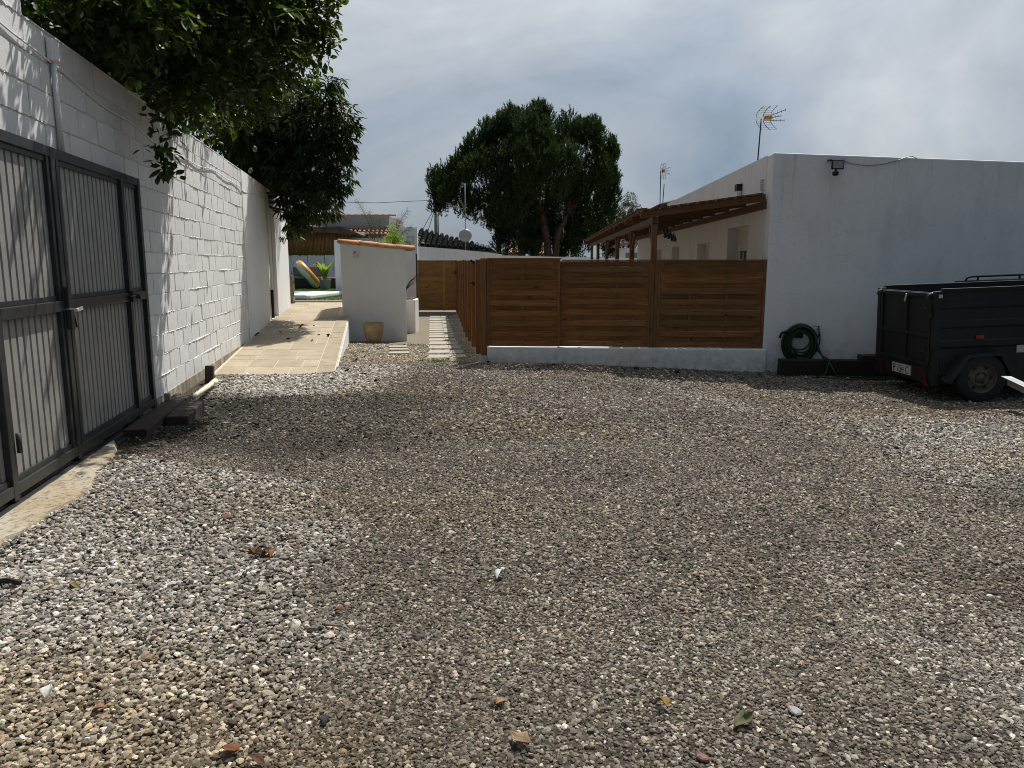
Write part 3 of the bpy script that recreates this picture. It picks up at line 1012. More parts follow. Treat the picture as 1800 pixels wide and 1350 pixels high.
# white side face
mb = MB()
for i, y in enumerate(ys):
    xr, z = ramp_right(y), ramp_z(y)
    mb.v += [(xr + 0.002, y - 0.002, z - 0.03), (xr + 0.016, y - 0.002, z - 0.03), (xr + 0.016, y - 0.002, -0.7), (xr + 0.002, y - 0.002, -0.7)]
    if i:
        b0 = 4 * (i - 1)
        mb.f += [(b0 + k, b0 + (k + 1) % 4, b0 + 4 + (k + 1) % 4, b0 + 4 + k) for k in range(4)]
mb.f += [(0, 1, 2, 3), (24, 27, 26, 25)]
mb.build('side_wall', M['render'], rp)


def ramp_tile(y0, y1, o0, o1, mat, g=0.006, lift=0.0):
    """o0..o1: distance from the wall side, 0..RW"""
    pts = []
    for y, dy in ((y0, g), (y1, -g)):
        for o, do in ((o0, g), (o1, -g)):
            yy = y + dy
            pts.append((wallx(yy) - 0.05 + (o + do) * 1.017, yy, ramp_z(yy)))
    a, b, c, d = pts
    th = 0.024
    l = [random.uniform(0, 0.003) + lift for _ in range(4)]
    top = [(p[0], p[1], p[2] + l[i]) for i, p in enumerate((a, b, d, c))]
    bot = [(p[0], p[1], p[2] - th) for p in (a, b, d, c)]
    MB().add(top + bot, [(0, 1, 2, 3), (4, 7, 6, 5)] + [(i, i + 4, (i + 1) % 4 + 4, (i + 1) % 4) for i in range(4)]).build('tile', mat, rp, bevel=0.003)


y = 10.36
row = 0
while y < 21.4:
    dep = [0.62, 0.6, 0.42, 0.6, 0.62][row % 5]
    y1 = min(y + dep, 21.6)
    o = 0.0
    first = True
    while o < RW - 0.27:
        w = random.choice([0.4, 0.6, 0.62, 0.5]) * (0.6 if first and row % 2 else 1)
        first = False
        o1 = min(o + w, RW - 0.26)
        if RW - 0.26 - o1 < 0.12:
            o1 = RW - 0.26
        ramp_tile(y, y1, o, o1, M['travertine'])
        o = o1 + 1e-4
        if o1 >= RW - 0.261:
            break
    y = y1
    row += 1
y = 10.355
while y < 17.5:
    y1 = min(y + 0.72, 17.6)
    ramp_tile(y, y1, RW - 0.26, RW - 0.002, M['travertine_edge'], lift=0.004)
    y = y1

# ------------------------------------------------------------------ rendered outbuilding with tile coping
YB = 17.6
bl, br = at(604, 600, YB), at(716, 598, YB)
ob = empty('garden_store', (bl.x, YB, -0.4), 0, 'small white rendered block with terracotta coping beside the ramp', 'outbuilding')
wB = br.x - bl.x
zl, zr = at(600, 428, YB).z + 0.4, at(716, 438, YB).z + 0.4
dB = 2.6
sk = -0.19
vs = []
for yy in (0, dB):
    vs += [(yy * sk, yy, 0), (wB + yy * sk, yy, 0), (wB + yy * sk, yy, zr), (yy * sk, yy, zl)]
MB().add(vs, [(0, 1, 2, 3), (4, 7, 6, 5), (0, 4, 5, 1), (1, 5, 6, 2), (2, 6, 7, 3), (3, 7, 4, 0)]).build('wall', M['render'], ob, bevel=0.015)


def barrel(ln, r0, r1, th=0.014, n=9, ang=math.pi):
    """half-round clay tile along +x, opening down"""
    mb = MB()
    for x, r in ((0, r0), (ln, r1)):
        for rr in (r, r - th):
            for k in range(n):
                t = math.pi / 2 - ang / 2 + ang * k / (n - 1)
                mb.v.append((x, rr * math.cos(t), rr * math.sin(t)))
    A, B_, C_, D_ = 0, n, 2 * n, 3 * n
    for k in range(n - 1):
        mb.f += [(A + k, A + k + 1, C_ + k + 1, C_ + k), (B_ + k, D_ + k, D_ + k + 1, B_ + k + 1), (A + k, B_ + k, B_ + k + 1, A + k + 1), (C_ + k, C_ + k + 1, D_ + k + 1, D_ + k)]
    mb.f += [(A, C_, D_, B_), (A + n - 1, B_ + n - 1, D_ + n - 1, C_ + n - 1)]
    return mb


bt = barrel(0.5, 0.085, 0.096).mesh('coping_tile', M['terracotta'], True)
sl = math.atan2(zl - zr, wB)
stp = (wB + 0.2) / 4
for k in range(4):
    x = -0.06 + stp * k
    put('coping_tile', bt, ob, 0, (x, 0.06, zl + 0.02 + 0.008 * (k % 2) - math.tan(sl) * x - 0.006 * k), (0, sl + 0.02, random.uniform(-.015, .015)))
for r_ in range(1, 12):
    for k in range(4):
        x = -0.06 + stp * k + r_ * 0.21 * sk
        put('coping_tile', bt, ob, 0, (x, 0.06 + r_ * 0.21, zl + 0.02 - math.tan(sl) * stp * k), (0, sl + 0.02, 0))
pc_ = at(627, 447, YB)
cx, cz = pc_.x - bl.x, pc_.z + 0.4
MB().bx(cx - 0.1, cx + 0.1, -0.012, 0.01, cz - 0.1, cz + 0.1).build('meter_frame', M['white_pvc'], ob, bevel=0.003)
MB().bx(cx - 0.08, cx + 0.08, -0.017, -0.011, cz - 0.08, cz + 0.08).build('meter_door', M['galv'], ob)
MB().lathe([(0.018, 0), (0.018, 0.01)], (cx - 0.035, -0.026, cz + 0.045), 10, Matrix.Rotation(R(-90), 3, 'X')).build('lock', M['dark_metal'], ob)
# planter box behind it
pa = at(732, 582, 20.2)
pl_ = empty('planter_box', (pa.x - 0.62, 20.0, -0.45), 0, 'low white rendered planter behind the small outbuilding', 'planter')
zt = at(725, 527, 20.0).z + 0.45
MB().bx(-0.6, 0.62, 0, 0.8, 0, zt).build('box', M['render'], pl_, bevel=0.02)
MB().bx(-0.55, 0.56, 0.05, 0.75, zt, zt + 0.03).build('soil', M['soil'], pl_)
# clay pot
pt = at(657, 601, 16.9)
po = empty('clay_pot', (pt.x, 16.9, gzf(pt.x, 16.9)), 0, 'round sandy clay pot standing before the white outbuilding', 'pot')
MB().lathe([(0.12, 0), (0.15, 0.02), (0.185, 0.12), (0.215, 0.25), (0.235, 0.40), (0.245, 0.46), (0.225, 0.465), (0.21, 0.4), (0.17, 0.38)], (0, 0, 0), 28).build('bowl', M['pot'], po, True)
MB().lathe([(0.2, 0.385), (0.05, 0.40)], (0, 0, 0), 16).build('soil', M['soil'], po)
for k in range(3):
    t = k * 2.2 + 0.4
    MB().box((0.1 * math.cos(t), 0.1 * math.sin(t), 0.43), (0.06, 0.05, 0.08)).build('stone_chip', M['slab'], po, bevel=0.01)


# ------------------------------------------------------------------ woven timber fences
def woven_slat(ln, sign, h=0.081, th=0.009, off=0.019, edge=0.05):
    mb = MB()
    xs = [0, edge, edge + 0.06, ln * .25, ln * .5, ln * .75, ln - edge - 0.06, ln - edge, ln]
    os_ = [0, .25, .8, 1.1, 1, 1.1, .8, .25, 0]
    for i, (x, o) in enumerate(zip(xs, os_)):
        y = sign * off * o
        mb.v += [(x, y - th / 2, -h / 2), (x, y + th / 2, -h / 2), (x, y + th / 2, h / 2), (x, y - th / 2, h / 2)]
        if i:
            b0 = 4 * (i - 1)
            mb.f += [(b0 + k, b0 + (k + 1) % 4, b0 + 4 + (k + 1) % 4, b0 + 4 + k) for k in range(4)]
    mb.f += [(0, 3, 2, 1), (32, 33, 34, 35)]
    return mb


PITCHZ = 0.0765


def woven_panel(root, x0, x1, z0, z1, battens, mat, matv, y=0.0, frame=True, sh=0.081):
    ln = x1 - x0 - 0.05
    ms = [woven_slat(ln, sg, sh).mesh('slat', mat) for sg in (-1, 1)]
    nrow = int((z1 - z0) / PITCHZ)
    p = (z1 - z0) / nrow
    for i in range(nrow):
        o = put('slat', ms[i % 2], root, 0, (x0 + 0.025, y + random.uniform(-.002, .002), z0 + p * (i + .5)))
        o.rotation_euler = (random.uniform(-.03, .03), random.uniform(-.002, .002), 0)
    for b in battens:
        MB().bx(b - 0.02, b + 0.02, y - 0.007, y + 0.007, z0 + 0.01, z1 - 0.01).build('batten', matv, root)
    if frame:
        for xx in (x0 + 0.016, x1 - 0.016):
            MB().bx(xx - 0.016, xx + 0.016, y - 0.026, y + 0.026, z0, z1).build('panel_edge', matv, root, bevel=0.004)


FLx, FLy = at(855, 608, 11.4).x, 11.4
FR = at(1341, 612, 11.05)
frz = math.atan2(11.05 - FLy, FR.x - FLx)
FLEN = math.hypot(FR.x - FLx, 11.05 - FLy)
ZB, ZT = 0.245, 1.535
ff = empty('front_fence', (FLx, FLy, 0), frz, 'brown woven timber fence on the low white wall facing the yard', 'fence')


def fu(u):                                  # fence-local x of a pixel column
    t = (u - 900) / F_PX * 1.0
    # intersect with the fence line (approx. at z = 1)
    best = min(np.linspace(0, FLEN, 400), key=lambda s: abs((FLx + math.cos(frz) * s) / (FLy + math.sin(frz) * s) - t))
    return float(best)


x982, x1145 = fu(982) + 0.02, fu(1146) + 0.02
woven_panel(ff, 0.017, x982, ZB, ZT + 0.02, [x982 * .5], M['fence'], M['fence_v'], -0.03)
woven_panel(ff, x982 - 0.02, x1145 - 0.05, ZB, ZT - 0.012, [fu(1022), fu(1084)], M['fence'], M['fence_v'], 0.03)
woven_panel(ff, x1145 + 0.05, FLEN - 0.01, ZB, ZT - 0.008, [fu(1212), fu(1276)], M['fence'], M['fence_v'], 0.03)
MB().bx(0.02, x982 + 0.02, -0.065, 0.01, ZT + 0.022, ZT + 0.04).build('cap_rail', M['fence'], ff, bevel=0.004)
MB().bx(x982 + 0.022, FLEN, 0.0, 0.065, ZT - 0.006, ZT + 0.014).build('cap_rail', M['fence'], ff, bevel=0.004)
MB().bx(x1145 - 0.048, x1145 - 0.004, 0.0, 0.07, ZB, ZT - 0.008).build('post', M['fence_v'], ff, bevel=0.005)
MB().bx(x1145 + 0.002, x1145 + 0.048, 0.002, 0.072, ZB, ZT - 0.008).build('post', M['fence_v'], ff, bevel=0.005)
MB().bx(-0.075, 0.015, -0.075, 0.015, 0.10, ZT + 0.035).build('corner_post', M['fence_v'], ff, bevel=0.006)
MB().bx(-0.085, 0.025, -0.085, 0.025, -0.3, 0.10).build('post_foot', M['concrete'], ff, bevel=0.01)
lw = empty('low_wall', (FLx, FLy, 0), frz, 'low white rendered wall under the front fence', 'wall')
MB().bx(0.028, FLEN + 0.03, -0.1, 0.12, -0.5, ZB - 0.012).build('wall_body', M['house'], lw, bevel=0.012)

# side fence along the path
sp0, sp1 = Vector((FLx - 0.06, FLy + 0.2)), Vector((at(807, 548, 28.0).x, 28.0))
sd_ = sp1 - sp0
SL = sd_.length
srz = math.atan2(sd_.y, sd_.x)
sf = empty('path_fence', (sp0.x, sp0.y, 0), srz, 'brown woven timber fence with many posts running along the path', 'fence')
npan = 9
for i in range(npan):
    x0, x1 = SL * i / npan, SL * (i + 1) / npan
    wy = sp0.y + sd_.y * (i + .5) / npan
    gb_ = gzf(-1.2, wy)
    woven_panel(sf, x0 + 0.05, x1 - 0.04, gb_ + 0.12, 1.52, [(x0 * 2 + x1) / 3, (x0 + 2 * x1) / 3], M['fence'], M['fence_v'], 0.0, True, 0.058)
for i in range(npan + 1):
    x0 = SL * i / npan
    wy = sp0.y + sd_.y * i / npan
    g0 = gzf(-1.2, wy)
    MB().bx(x0 - 0.045, x0 + 0.045, 0.02, 0.11, g0 + 0.13, 1.56 + random.uniform(-.02, .03)).build('post', M['fence_v'], sf, bevel=0.006)
    MB().bx(x0 - 0.06, x0 + 0.06, 0.005, 0.125, g0 - 0.25, g0 + 0.13).build('post_foot', M['concrete'], sf, bevel=0.01)
    if i < npan and i % 2 == 0:
        MB().bx(x0 + 0.5, x0 + 0.56, 0.03, 0.07, g0 + 0.14, 1.5).build('rail_post', M['fence_v'], sf, bevel=0.005)
# solar lamps clipped on the fence
for k, (s0, z) in enumerate(((0.75, 1.47), (0.42, 1.12))):
    e = empty('fence_lamp', (sp0.x + sd_.x / SL * s0, sp0.y + sd_.y / SL * s0, z), srz, ['small black spot lamp near the top of the path fence', 'small black box lamp lower on the path fence'][k], 'lamp')
    MB().bx(-0.05, 0.05, 0.03, 0.10, -0.05, 0.05).build('housing', M['black'], e, bevel=0.01)
    MB().bar((0, 0.09, 0.03), (0, 0.16, 0.07), 0.07, 0.04).build('lamp_head', M['black'], e)

# path gate
ga_, gb2 = at(737, 548, 28.0), at(803, 548, 28.0)
pg = empty('path_gate', (ga_.x, 28.0, 0), 0, 'yellowish wooden slat gate closing the far end of the path', 'gate')
GW = gb2.x - ga_.x
zg0, zg1 = at(770, 545, 28).z, at(770, 458, 28).z
nr = 15
for i in range(nr):
    p = (zg1 - zg0) / nr
    for x0, x1 in ((0.0, GW * .66), (GW * .68, GW)):
        MB().bx(x0 + 0.02, x1 - 0.02, -0.016 - 0.014 * (i % 2), -0.002 - 0.014 * (i % 2), zg0 + p * i - 0.008, zg0 + p * (i + 1) + 0.008).build('slat', M['gate_wood'], pg)
for xx in (0.0, GW * .67, GW):
    MB().bx(xx - 0.03, xx + 0.03, -0.045, 0.02, zg0 - 0.02, zg1 + 0.02).build('stile', M['gate_wood'], pg)
MB().bx(-0.03, GW + 0.03, 0.005, 0.04, zg0 + 0.0, zg0 + 0.1).build('rail', M['gate_wood'], pg)
MB().bx(GW - 0.06, GW + 0.12, -0.09, -0.046, zg1 - 0.5, zg1 - 0.38).build('lock_case', M['black'], pg)
th = MB().bx(ga_.x - 0.1, gb2.x, 27.8, 28.1, -0.6, zg0 - 0.06).build('threshold', M['slab'])
tag(th, 'pale concrete threshold under the wooden path gate', 'threshold')
MB().bx(-0.09, -0.045, -0.03, 0.05, zg0, zg1 + 0.25).build('gate_post', M['dark_metal'], pg)

# stepping slabs: two pieces in each row
names = ['first', 'second', 'third', 'fourth', 'fifth', 'sixth', 'seventh', 'eighth', 'ninth', 'tenth', 'eleventh', 'twelfth', 'thirteenth', 'fourteenth', 'fifteenth', 'sixteenth', 'seventeenth', 'eighteenth', 'nineteenth', 'twentieth']
for k, (y, d) in enumerate(SLABS):
    xc = slab_x(y)
    tilt = -math.atan(0.35 / 6.8) if y < 17.6 else 0.0
    for side, (a, b) in enumerate(((0.0, 0.385), (0.398, 0.64))):
        o = MB().bx(a, b, random.uniform(-.012, .012), d, -0.05, 0.016 + random.uniform(-.004, .004)).build('stepping_slab', M['slab'], None, bevel=0.005, loc=(xc, y, gzf(xc, y)), rot=(tilt, 0, R(4)))
        tag(o, ('longer' if side == 0 else 'shorter') + ' pale slab in the ' + names[k] + ' row of the path, counted from the yard', 'paving slab', 'stepping slabs along the path', 'thing')
for k, v in enumerate((626, 617, 611)):
    p = onz(683, v, -0.12 - 0.03 * k)
    o = MB().bx(0, 0.36, 0, 0.26, -0.05, 0.035).build('stepping_slab', M['slab'], None, bevel=0.006, loc=(p.x, p.y, gzf(p.x, p.y)), rot=(0, 0, R(5)))
    tag(o, ['pale slab half buried in gravel, first of three before the outbuilding', 'pale slab half buried in gravel, second of three before the outbuilding', 'pale slab half buried in gravel, closest of three to the outbuilding'][k], 'paving slab', 'half buried slabs by the outbuilding', 'thing')

# ------------------------------------------------------------------ house on the other side
HC = at(1360, 268, 11.03)
hrz = -math.atan(0.0435)
HT = HC.z
hs = empty('white_house', (HC.x, 11.03, 0), hrz, 'white flat roofed single storey house behind the trailer', 'house')
fd = (9.0, -0.30)
hb = -0.6
vs = []
for z0, z1 in ((hb, HT),):
    for (x, y), t in (((0, 0), HT), (fd, HT - 0.42), ((9.0, 0.02), HT - 0.42), ((0, 0.3), HT)):
        vs += [(x, y, hb), (x, y, t)]
MB().add(vs, [(0, 2, 3, 1), (2, 4, 5, 3), (4, 6, 7, 5), (6, 0, 1, 7), (1, 3, 5, 7), (0, 6, 4, 2)]).build('front_wall', M['house'], hs, bevel=0.02)
ops = [(1.15, 2.5, 0.85, 2.1), (3.95, 5.15, 0.95, 1.90), (7.3, 8.4, 0.95, 1.90), (10.1, 11.1, 0.95, 1.88)]
mb = MB()
yy = 0.3
for (a, b, z0, z1) in ops:
    top = HT
    mb.bx(0, 0.32, yy, a, hb, HT)
    mb.bx(0, 0.32, a, b, z1, HT)
    mb.bx(0, 0.32, a, b, hb, z0)
    yy = b
    if b > 8:
        break
mb.bx(0, 0.32, 8.4, 9.4, hb, HT)
mb.build('side_wall', M['house'], hs)
mb = MB()
mb.bx(0.0, 0.32, 9.4, 10.1, hb, 2.95).bx(0, 0.32, 10.1, 11.1, 1.88, 2.95).bx(0, 0.32, 10.1, 11.1, hb, 0.95).bx(0, 0.32, 11.1, 15.6, hb, 2.95)
mb.build('rear_side_wall', M['house'], hs)
MB().bx(0.3, 9.0, 0.1, 15.6, 2.55, 2.62).build('roof_slab', M['far_grey'], hs)
MB().bx(0.33, 9, 9.2, 9.4, 2.6, HT - 0.01).bx(8.8, 9.0, 0.3, 15.6, hb, 2.5).bx(0.33, 9, 15.3, 15.6, hb, 2.9).build('inner_wall', M['house'], hs)
for i, (a, b, z0, z1) in enumerate(ops):
    xin = 0.2
    w = MB()
    w.bx(xin, xin + 0.04, a, a + 0.05, z0, z1).bx(xin, xin + 0.04, b - 0.05, b, z0, z1)
    w.bx(xin + .001, xin + 0.039, a + 0.05, b - 0.05, z0, z0 + 0.05).bx(xin + .001, xin + 0.039, (a + b) / 2 - 0.025, (a + b) / 2 + 0.025, z0 + 0.05, z1 - 0.25)
    wf = w.build('window', M['alu_white'], hs)
    MB().bx(xin + 0.015, xin + 0.02, a + 0.05, b - 0.05, z0 + 0.05, z1 - 0.2).build('pane', M['glass'], wf)
    shz = z1 - (0.42 if i == 0 else 0.6 if i == 1 else 0.9)
    nsl = int((z1 - shz) / 0.05)
    sh = MB()
    for k in range(nsl):
        z = z1 - 0.05 * (k + 1)
        sh.bx(xin - 0.035, xin - 0.02 + 0.004 * (k % 2), a + 0.03, b - 0.03, z + 0.003, z + 0.05)
    sh.build('shutter', M['shutter'], wf)
    MB().bx(-0.03, xin, a - 0.02, b + 0.02, z0 - 0.035, z0 - 0.002).build('sill', M['house'], wf)
    if i == 0:
        gr = MB()
        for k in range(6):
            y_ = a + 0.12 + k * 0.22
            gr.tube([(xin - 0.06, y_, z0 + 0.02), (xin - 0.06, y_, shz)], 0.009, 6)
        gr.bx(xin - 0.07, xin - 0.05, a + 0.02, b - 0.02, z0 + 0.5, z0 + 0.52)
        gr.build('bars', M['alu_white'], wf)
# rear tiled roof, seen edge on
tile_s = barrel(0.42, 0.085, 0.095, 0.014, 7).mesh('roof_tile', M['roof_dark'], True)
for k in range(34):
    put('roof_tile', tile_s, hs, 0, (-0.18, 9.5 + k * 0.185, 2.98), (0, R(-16), 0))
MB().add([(-0.1, 9.42, 2.96), (4, 9.42, 4.1), (4, 15.8, 4.1), (-0.1, 15.8, 2.96), (-0.1, 9.42, 3.0), (4, 9.42, 4.14), (4, 15.8, 4.14), (-0.1, 15.8, 3.0)],
         [(0, 1, 2, 3), (4, 7, 6, 5), (0, 4, 5, 1), (1, 5, 6, 2), (2, 6, 7, 3), (3, 7, 4, 0)]).build('rear_roof', M['roof_dark'], hs)
# thin dark drip stain and small details on the front
def hfront(u, v, off=0.0):
    r = ray(u, v)
    p = Vector((HC.x, 11.03))
    q = Vector((HC.x + math.cos(hrz) * fd[0] - math.sin(hrz) * fd[1], 11.03 + math.sin(hrz) * fd[0] + math.cos(hrz) * fd[1]))
    nrm = Vector((q.y - p.y, -(q.x - p.x)))
    t = nrm.dot(p - nrm.normalized() * 0 + nrm.normalized() * off) / (nrm.x * r.x + nrm.y * r.y)
    return Vector((0, 0, CAM_H)) + r * t


fl = empty('floodlight', hfront(1467, 282), hrz - R(2), 'small black floodlight with sensor high on the house front', 'floodlight')
MB().bx(-0.085, 0.085, -0.16, -0.13, -0.14, -0.01).build('lamp_body', M['black'], fl, bevel=0.006)
MB().bx(-0.07, 0.07, -0.166, -0.161, -0.125, -0.025).build('lens', M['dish'], fl)
MB().bar((-0.095, -0.14, -0.02), (-0.095, 0.0, 0.0), 0.012, 0.02).bar((0.08, -0.14, -0.005), (0.08, 0.0, 0.0), 0.012, 0.02).bx(-0.1, 0.09, -0.02, 0.0, -0.01, 0.012).build('bracket', M['black'], fl)
MB().lathe([(0.03, 0), (0.045, 0.02), (0.045, 0.05), (0.02, 0.06)], (-0.02, -0.14, -0.225), 12).build('sensor', M['black'], fl)
MB().bar((-0.02, -0.14, -0.17), (-0.02, -0.14, -0.13), 0.02).build('sensor_neck', M['black'], fl)
pts = [hfront(u, v, 0.012) for u, v in ((1478, 281), (1495, 287), (1520, 291), (1550, 289), (1575, 283), (1595, 276), (1604, 275), (1612, 279))]
tag(MB().tube([p for p in pts], 0.006, 5).build('lamp_cable', M['dish'], None, True), 'thin grey cable looping from the floodlight to the roof edge', 'cable')
# lamp and vent on the side wall (local frame of the house)
wlamp = empty('wall_lamp', hs.matrix_basis @ Vector((0, 1.72, 2.68)), hrz, 'black and white box lamp on the house side above the pergola', 'lamp')
MB().bx(-0.09, 0.0, -0.08, 0.08, 0.0, 0.11).build('housing', M['black'], wlamp, bevel=0.005)
MB().bx(-0.08, -0.01, -0.07, 0.07, -0.12, -0.002).build('diffuser', M['float_white'], wlamp, bevel=0.005)
wv = empty('wall_vent', hs.matrix_basis @ Vector((0, 0.45, 2.66)), hrz, 'small grey vent grille near the house corner', 'vent')
MB().bx(-0.015, 0.0, -0.09, 0.09, -0.09, 0.09).build('frame', M['white_pvc'], wv)
for k in range(5):
    MB().bx(-0.024, -0.0155, -0.075, 0.075, -0.075 + k * 0.032, -0.06 + k * 0.032).build('slat', M['dish'], wv)

# ------------------------------------------------------------------ pergola
pr = empty('pergola', (HC.x, 11.03, 0), hrz, 'long brown timber pergola along the house side', 'pergola')
PX = -1.60
zo, zi = 2.06, 2.30
for yy in (0.4, 3.3, 6.2, 9.1, 12.5, 15.6):
    MB().bx(PX - 0.043, PX + 0.043, yy - 0.043, yy + 0.043, gzf(2, 11 + yy) - 0.1, zo + 0.02).build('post', M['fence_v'], pr, bevel=0.006)
    MB().bar((PX, yy + 0.02, zo - 0.4), (PX, yy + 0.42, zo - 0.01), 0.05, 0.06).build('brace', M['pergola'], pr)
    if yy > 1:
        MB().bar((PX, yy - 0.02, zo - 0.4), (PX, yy - 0.42, zo - 0.01), 0.05, 0.06).build('brace', M['pergola'], pr)
MB().bx(PX - 0.05, PX + 0.05, 0.3, 16.0, zo + 0.022, zo + 0.12).build('outer_beam', M['pergola'], pr, bevel=0.006)
MB().bx(-0.06, -0.003, 0.2, 16.0, zi - 0.02, zi + 0.09).build('wall_beam', M['pergola'], pr, bevel=0.006)
zr_ = lambda x: zo + 0.12 + (zi + 0.09 - zo - 0.12) * (x - PX) / (-0.03 - PX)
for k in range(15):
    yy = 0.22 + k * 1.1
    hgt = 0.105 if k == 0 else 0.085
    MB().bar((-0.02, yy, zr_(-0.02) + hgt / 2 + .002), (PX - 0.24, yy, zr_(PX - 0.24) + hgt / 2 + .002), 0.05, hgt).build('rafter', M['pergola'], pr, bevel=0.005)
nb = 13
for k in range(nb):
    x0 = PX - 0.22 + k * (1.76 / nb)
    hz = zr_(x0 + 0.05) + 0.105
    MB().box((x0 + 0.06, 8.1 + 0.03 * random.random(), hz + 0.013), (0.112, 16.0, 0.02), Matrix.Rotation(-math.atan(0.11), 3, 'Y')).build('roof_board', M['pergola'], pr)
# short cleats standing proud at the eave
for k in range(22):
    yy = 0.5 + k * 0.72
    MB().box((PX - 0.2, yy, zr_(PX - 0.2) + 0.145), (0.16, 0.3, 0.022), Matrix.Rotation(-math.atan(0.11), 3, 'Y')).build('eave_board', M['pergola'], pr)
sl_ = empty('string_lights', (HC.x, 11.03, 0), hrz, 'string of small bulbs hanging under the pergola roof', 'string lights')
pts, bulbs = [], []
for i in range(31):
    t = i / 30
    z = 2.13 - 0.10 * math.sin(math.pi * ((t * 4) % 1))
    p = Vector((PX + 0.3 + 0.9 * t, 1.5 + 4.0 * t, z))
    pts.append(p)
    if i % 3 == 1:
        bulbs.append(p)
MB().tube(pts, 0.005, 5).build('cord', M['black'], sl_)
bme = MB().lathe([(0.012, 0.0), (0.014, -0.03), (0.032, -0.065), (0.028, -0.095), (0.006, -0.11)], (0, 0, 0), 10).mesh('bulb', M['glass'], True)
for p in bulbs:
    put('bulb', bme, sl_, 0, p)

# ------------------------------------------------------------------ house foot: sleepers, hose, tap
q0, q1 = hfront(1354, 650, 0), hfront(1800, 650, 0)
sleeper('railway_sleeper', 'long black sleeper lying along the foot of the house', (q0.x + 0.0, 10.66), (q0.x + 2.5, 10.50), 0.22, 0.26, 0.13, M['sleeper_black'], 1)
sleeper('railway_sleeper', 'dark sleeper along the house foot continuing behind the trailer', (q0.x + 2.52, 10.50), (q0.x + 5.0, 10.34), 0.22, 0.26, 0.12, M['sleeper_black'], 1)
sleeper('red_timber_beam', 'reddish timber lying on the black sleeper by the trailer', (q0.x + 1.12, 10.6), (q0.x + 3.4, 10.44), 0.18, 0.07, 0.205, M['sleeper_red'], 1)
hc = hfront(1404, 600, 0.06)
ho = empty('garden_hose', hc, hrz - R(2), 'green garden hose coiled on a wall holder and trailing on gravel', 'hose')
pts = []
turns = 17
N_ = turns * 22
for i in range(N_ + 1):
    t = 2 * math.pi * i / 22
    kk_ = i / N_
    rr = 0.195 + 0.05 * math.sin(i * 0.043) + 0.02 * math.sin(i * 0.19 + 1)
    drop = 0.03 * math.sin(i * 0.071)
    pts.append((rr * math.sin(t) * 0.98, -0.02 - 0.10 * abs(math.sin(kk_ * 7)), rr * math.cos(t) * 1.05 - 0.015 + drop * (1 - math.cos(t)) * 0.9))
MB().tube(pts, 0.0125, 6).build('coil', M['hose'], ho, True)
tap_l = (0.27, -0.08, 0.10)
MB().tube([tap_l, (0.275, -0.08, 0.0), (0.24, -0.09, -0.12), (0.16, -0.10, -0.2), (0.05, -0.1, -0.24)], 0.0125, 6).build('tap_lead', M['hose'], ho, True)
gl_ = gzf(hc.x, 10.3) - hc.z
MB().tube([(0.2, -0.1, 0.1), (0.26, -0.12, -0.1), (0.31, -0.2, -0.25), (0.32, -0.42, gl_ + 0.2), (0.4, -0.5, gl_ + 0.03), (0.75, -0.55, gl_ + 0.02), (1.3, -0.5, gl_ + 0.02), (1.9, -0.6, gl_ + 0.02), (2.6, -0.4, gl_ + 0.02)], 0.0125, 6).build('trailing_end', M['hose'], ho, True)
MB().tube([(0.22, -0.1, -0.1), (0.31, -0.16, -0.2), (0.325, -0.4, gl_ + 0.24), (0.25, -0.5, gl_ + 0.06), (0.1, -0.55, gl_ + 0.02), (0.5, -0.72, gl_ + 0.02), (1.2, -0.66, gl_ + 0.02), (2.2, -0.75, gl_ + 0.02)], 0.0125, 6).build('trailing_end', M['hose'], ho, True)
hh = empty('hose_holder', hc, hrz - R(2), 'black curved wall holder inside the hose coil', 'hose holder')
arc = [(0.16 * math.sin(t), 0.0, 0.16 * math.cos(t)) for t in np.linspace(-1.2, 1.2, 9)]
mb = MB()
for a, b in zip(arc[:-1], arc[1:]):
    mb.bar((a[0], -0.06, a[2]), (b[0], -0.06, b[2]), 0.15, 0.02, up=(0, 0, 1))
mb.build('saddle', M['black'], hh)
MB().bx(-0.05, 0.05, -0.02, 0.055, 0.05, 0.15).build('back_plate', M['black'], hh)
MB().tube([(-0.17, -0.12, 0.17), (-0.29, -0.13, 0.13), (-0.31, -0.13, 0.06)], 0.02, 8).build('spray_nozzle', M['black'], hh, True)
tp = hfront(1437, 578, 0.0)
tb = empty('garden_tap', tp, hrz - R(2), 'small brass tap on the house wall above the hose', 'tap')
MB().tube([(0, 0, 0), (0, -0.09, 0)], 0.012, 8).tube([(0, -0.08, 0.0), (0, -0.085, -0.09)], 0.013, 8).build('spout', M['rim'], tb, True)
MB().tube([(0, -0.05, 0), (0, -0.05, 0.04)], 0.008, 6).bar((-0.09, -0.05, 0.045), (0.02, -0.05, 0.04), 0.014, 0.008).build('lever', M['dark_metal'], tb)
MB().lathe([(0.018, 0), (0.022, -0.05)], (0, -0.085, -0.07), 10).build('hose_connector', M['black'], tb)

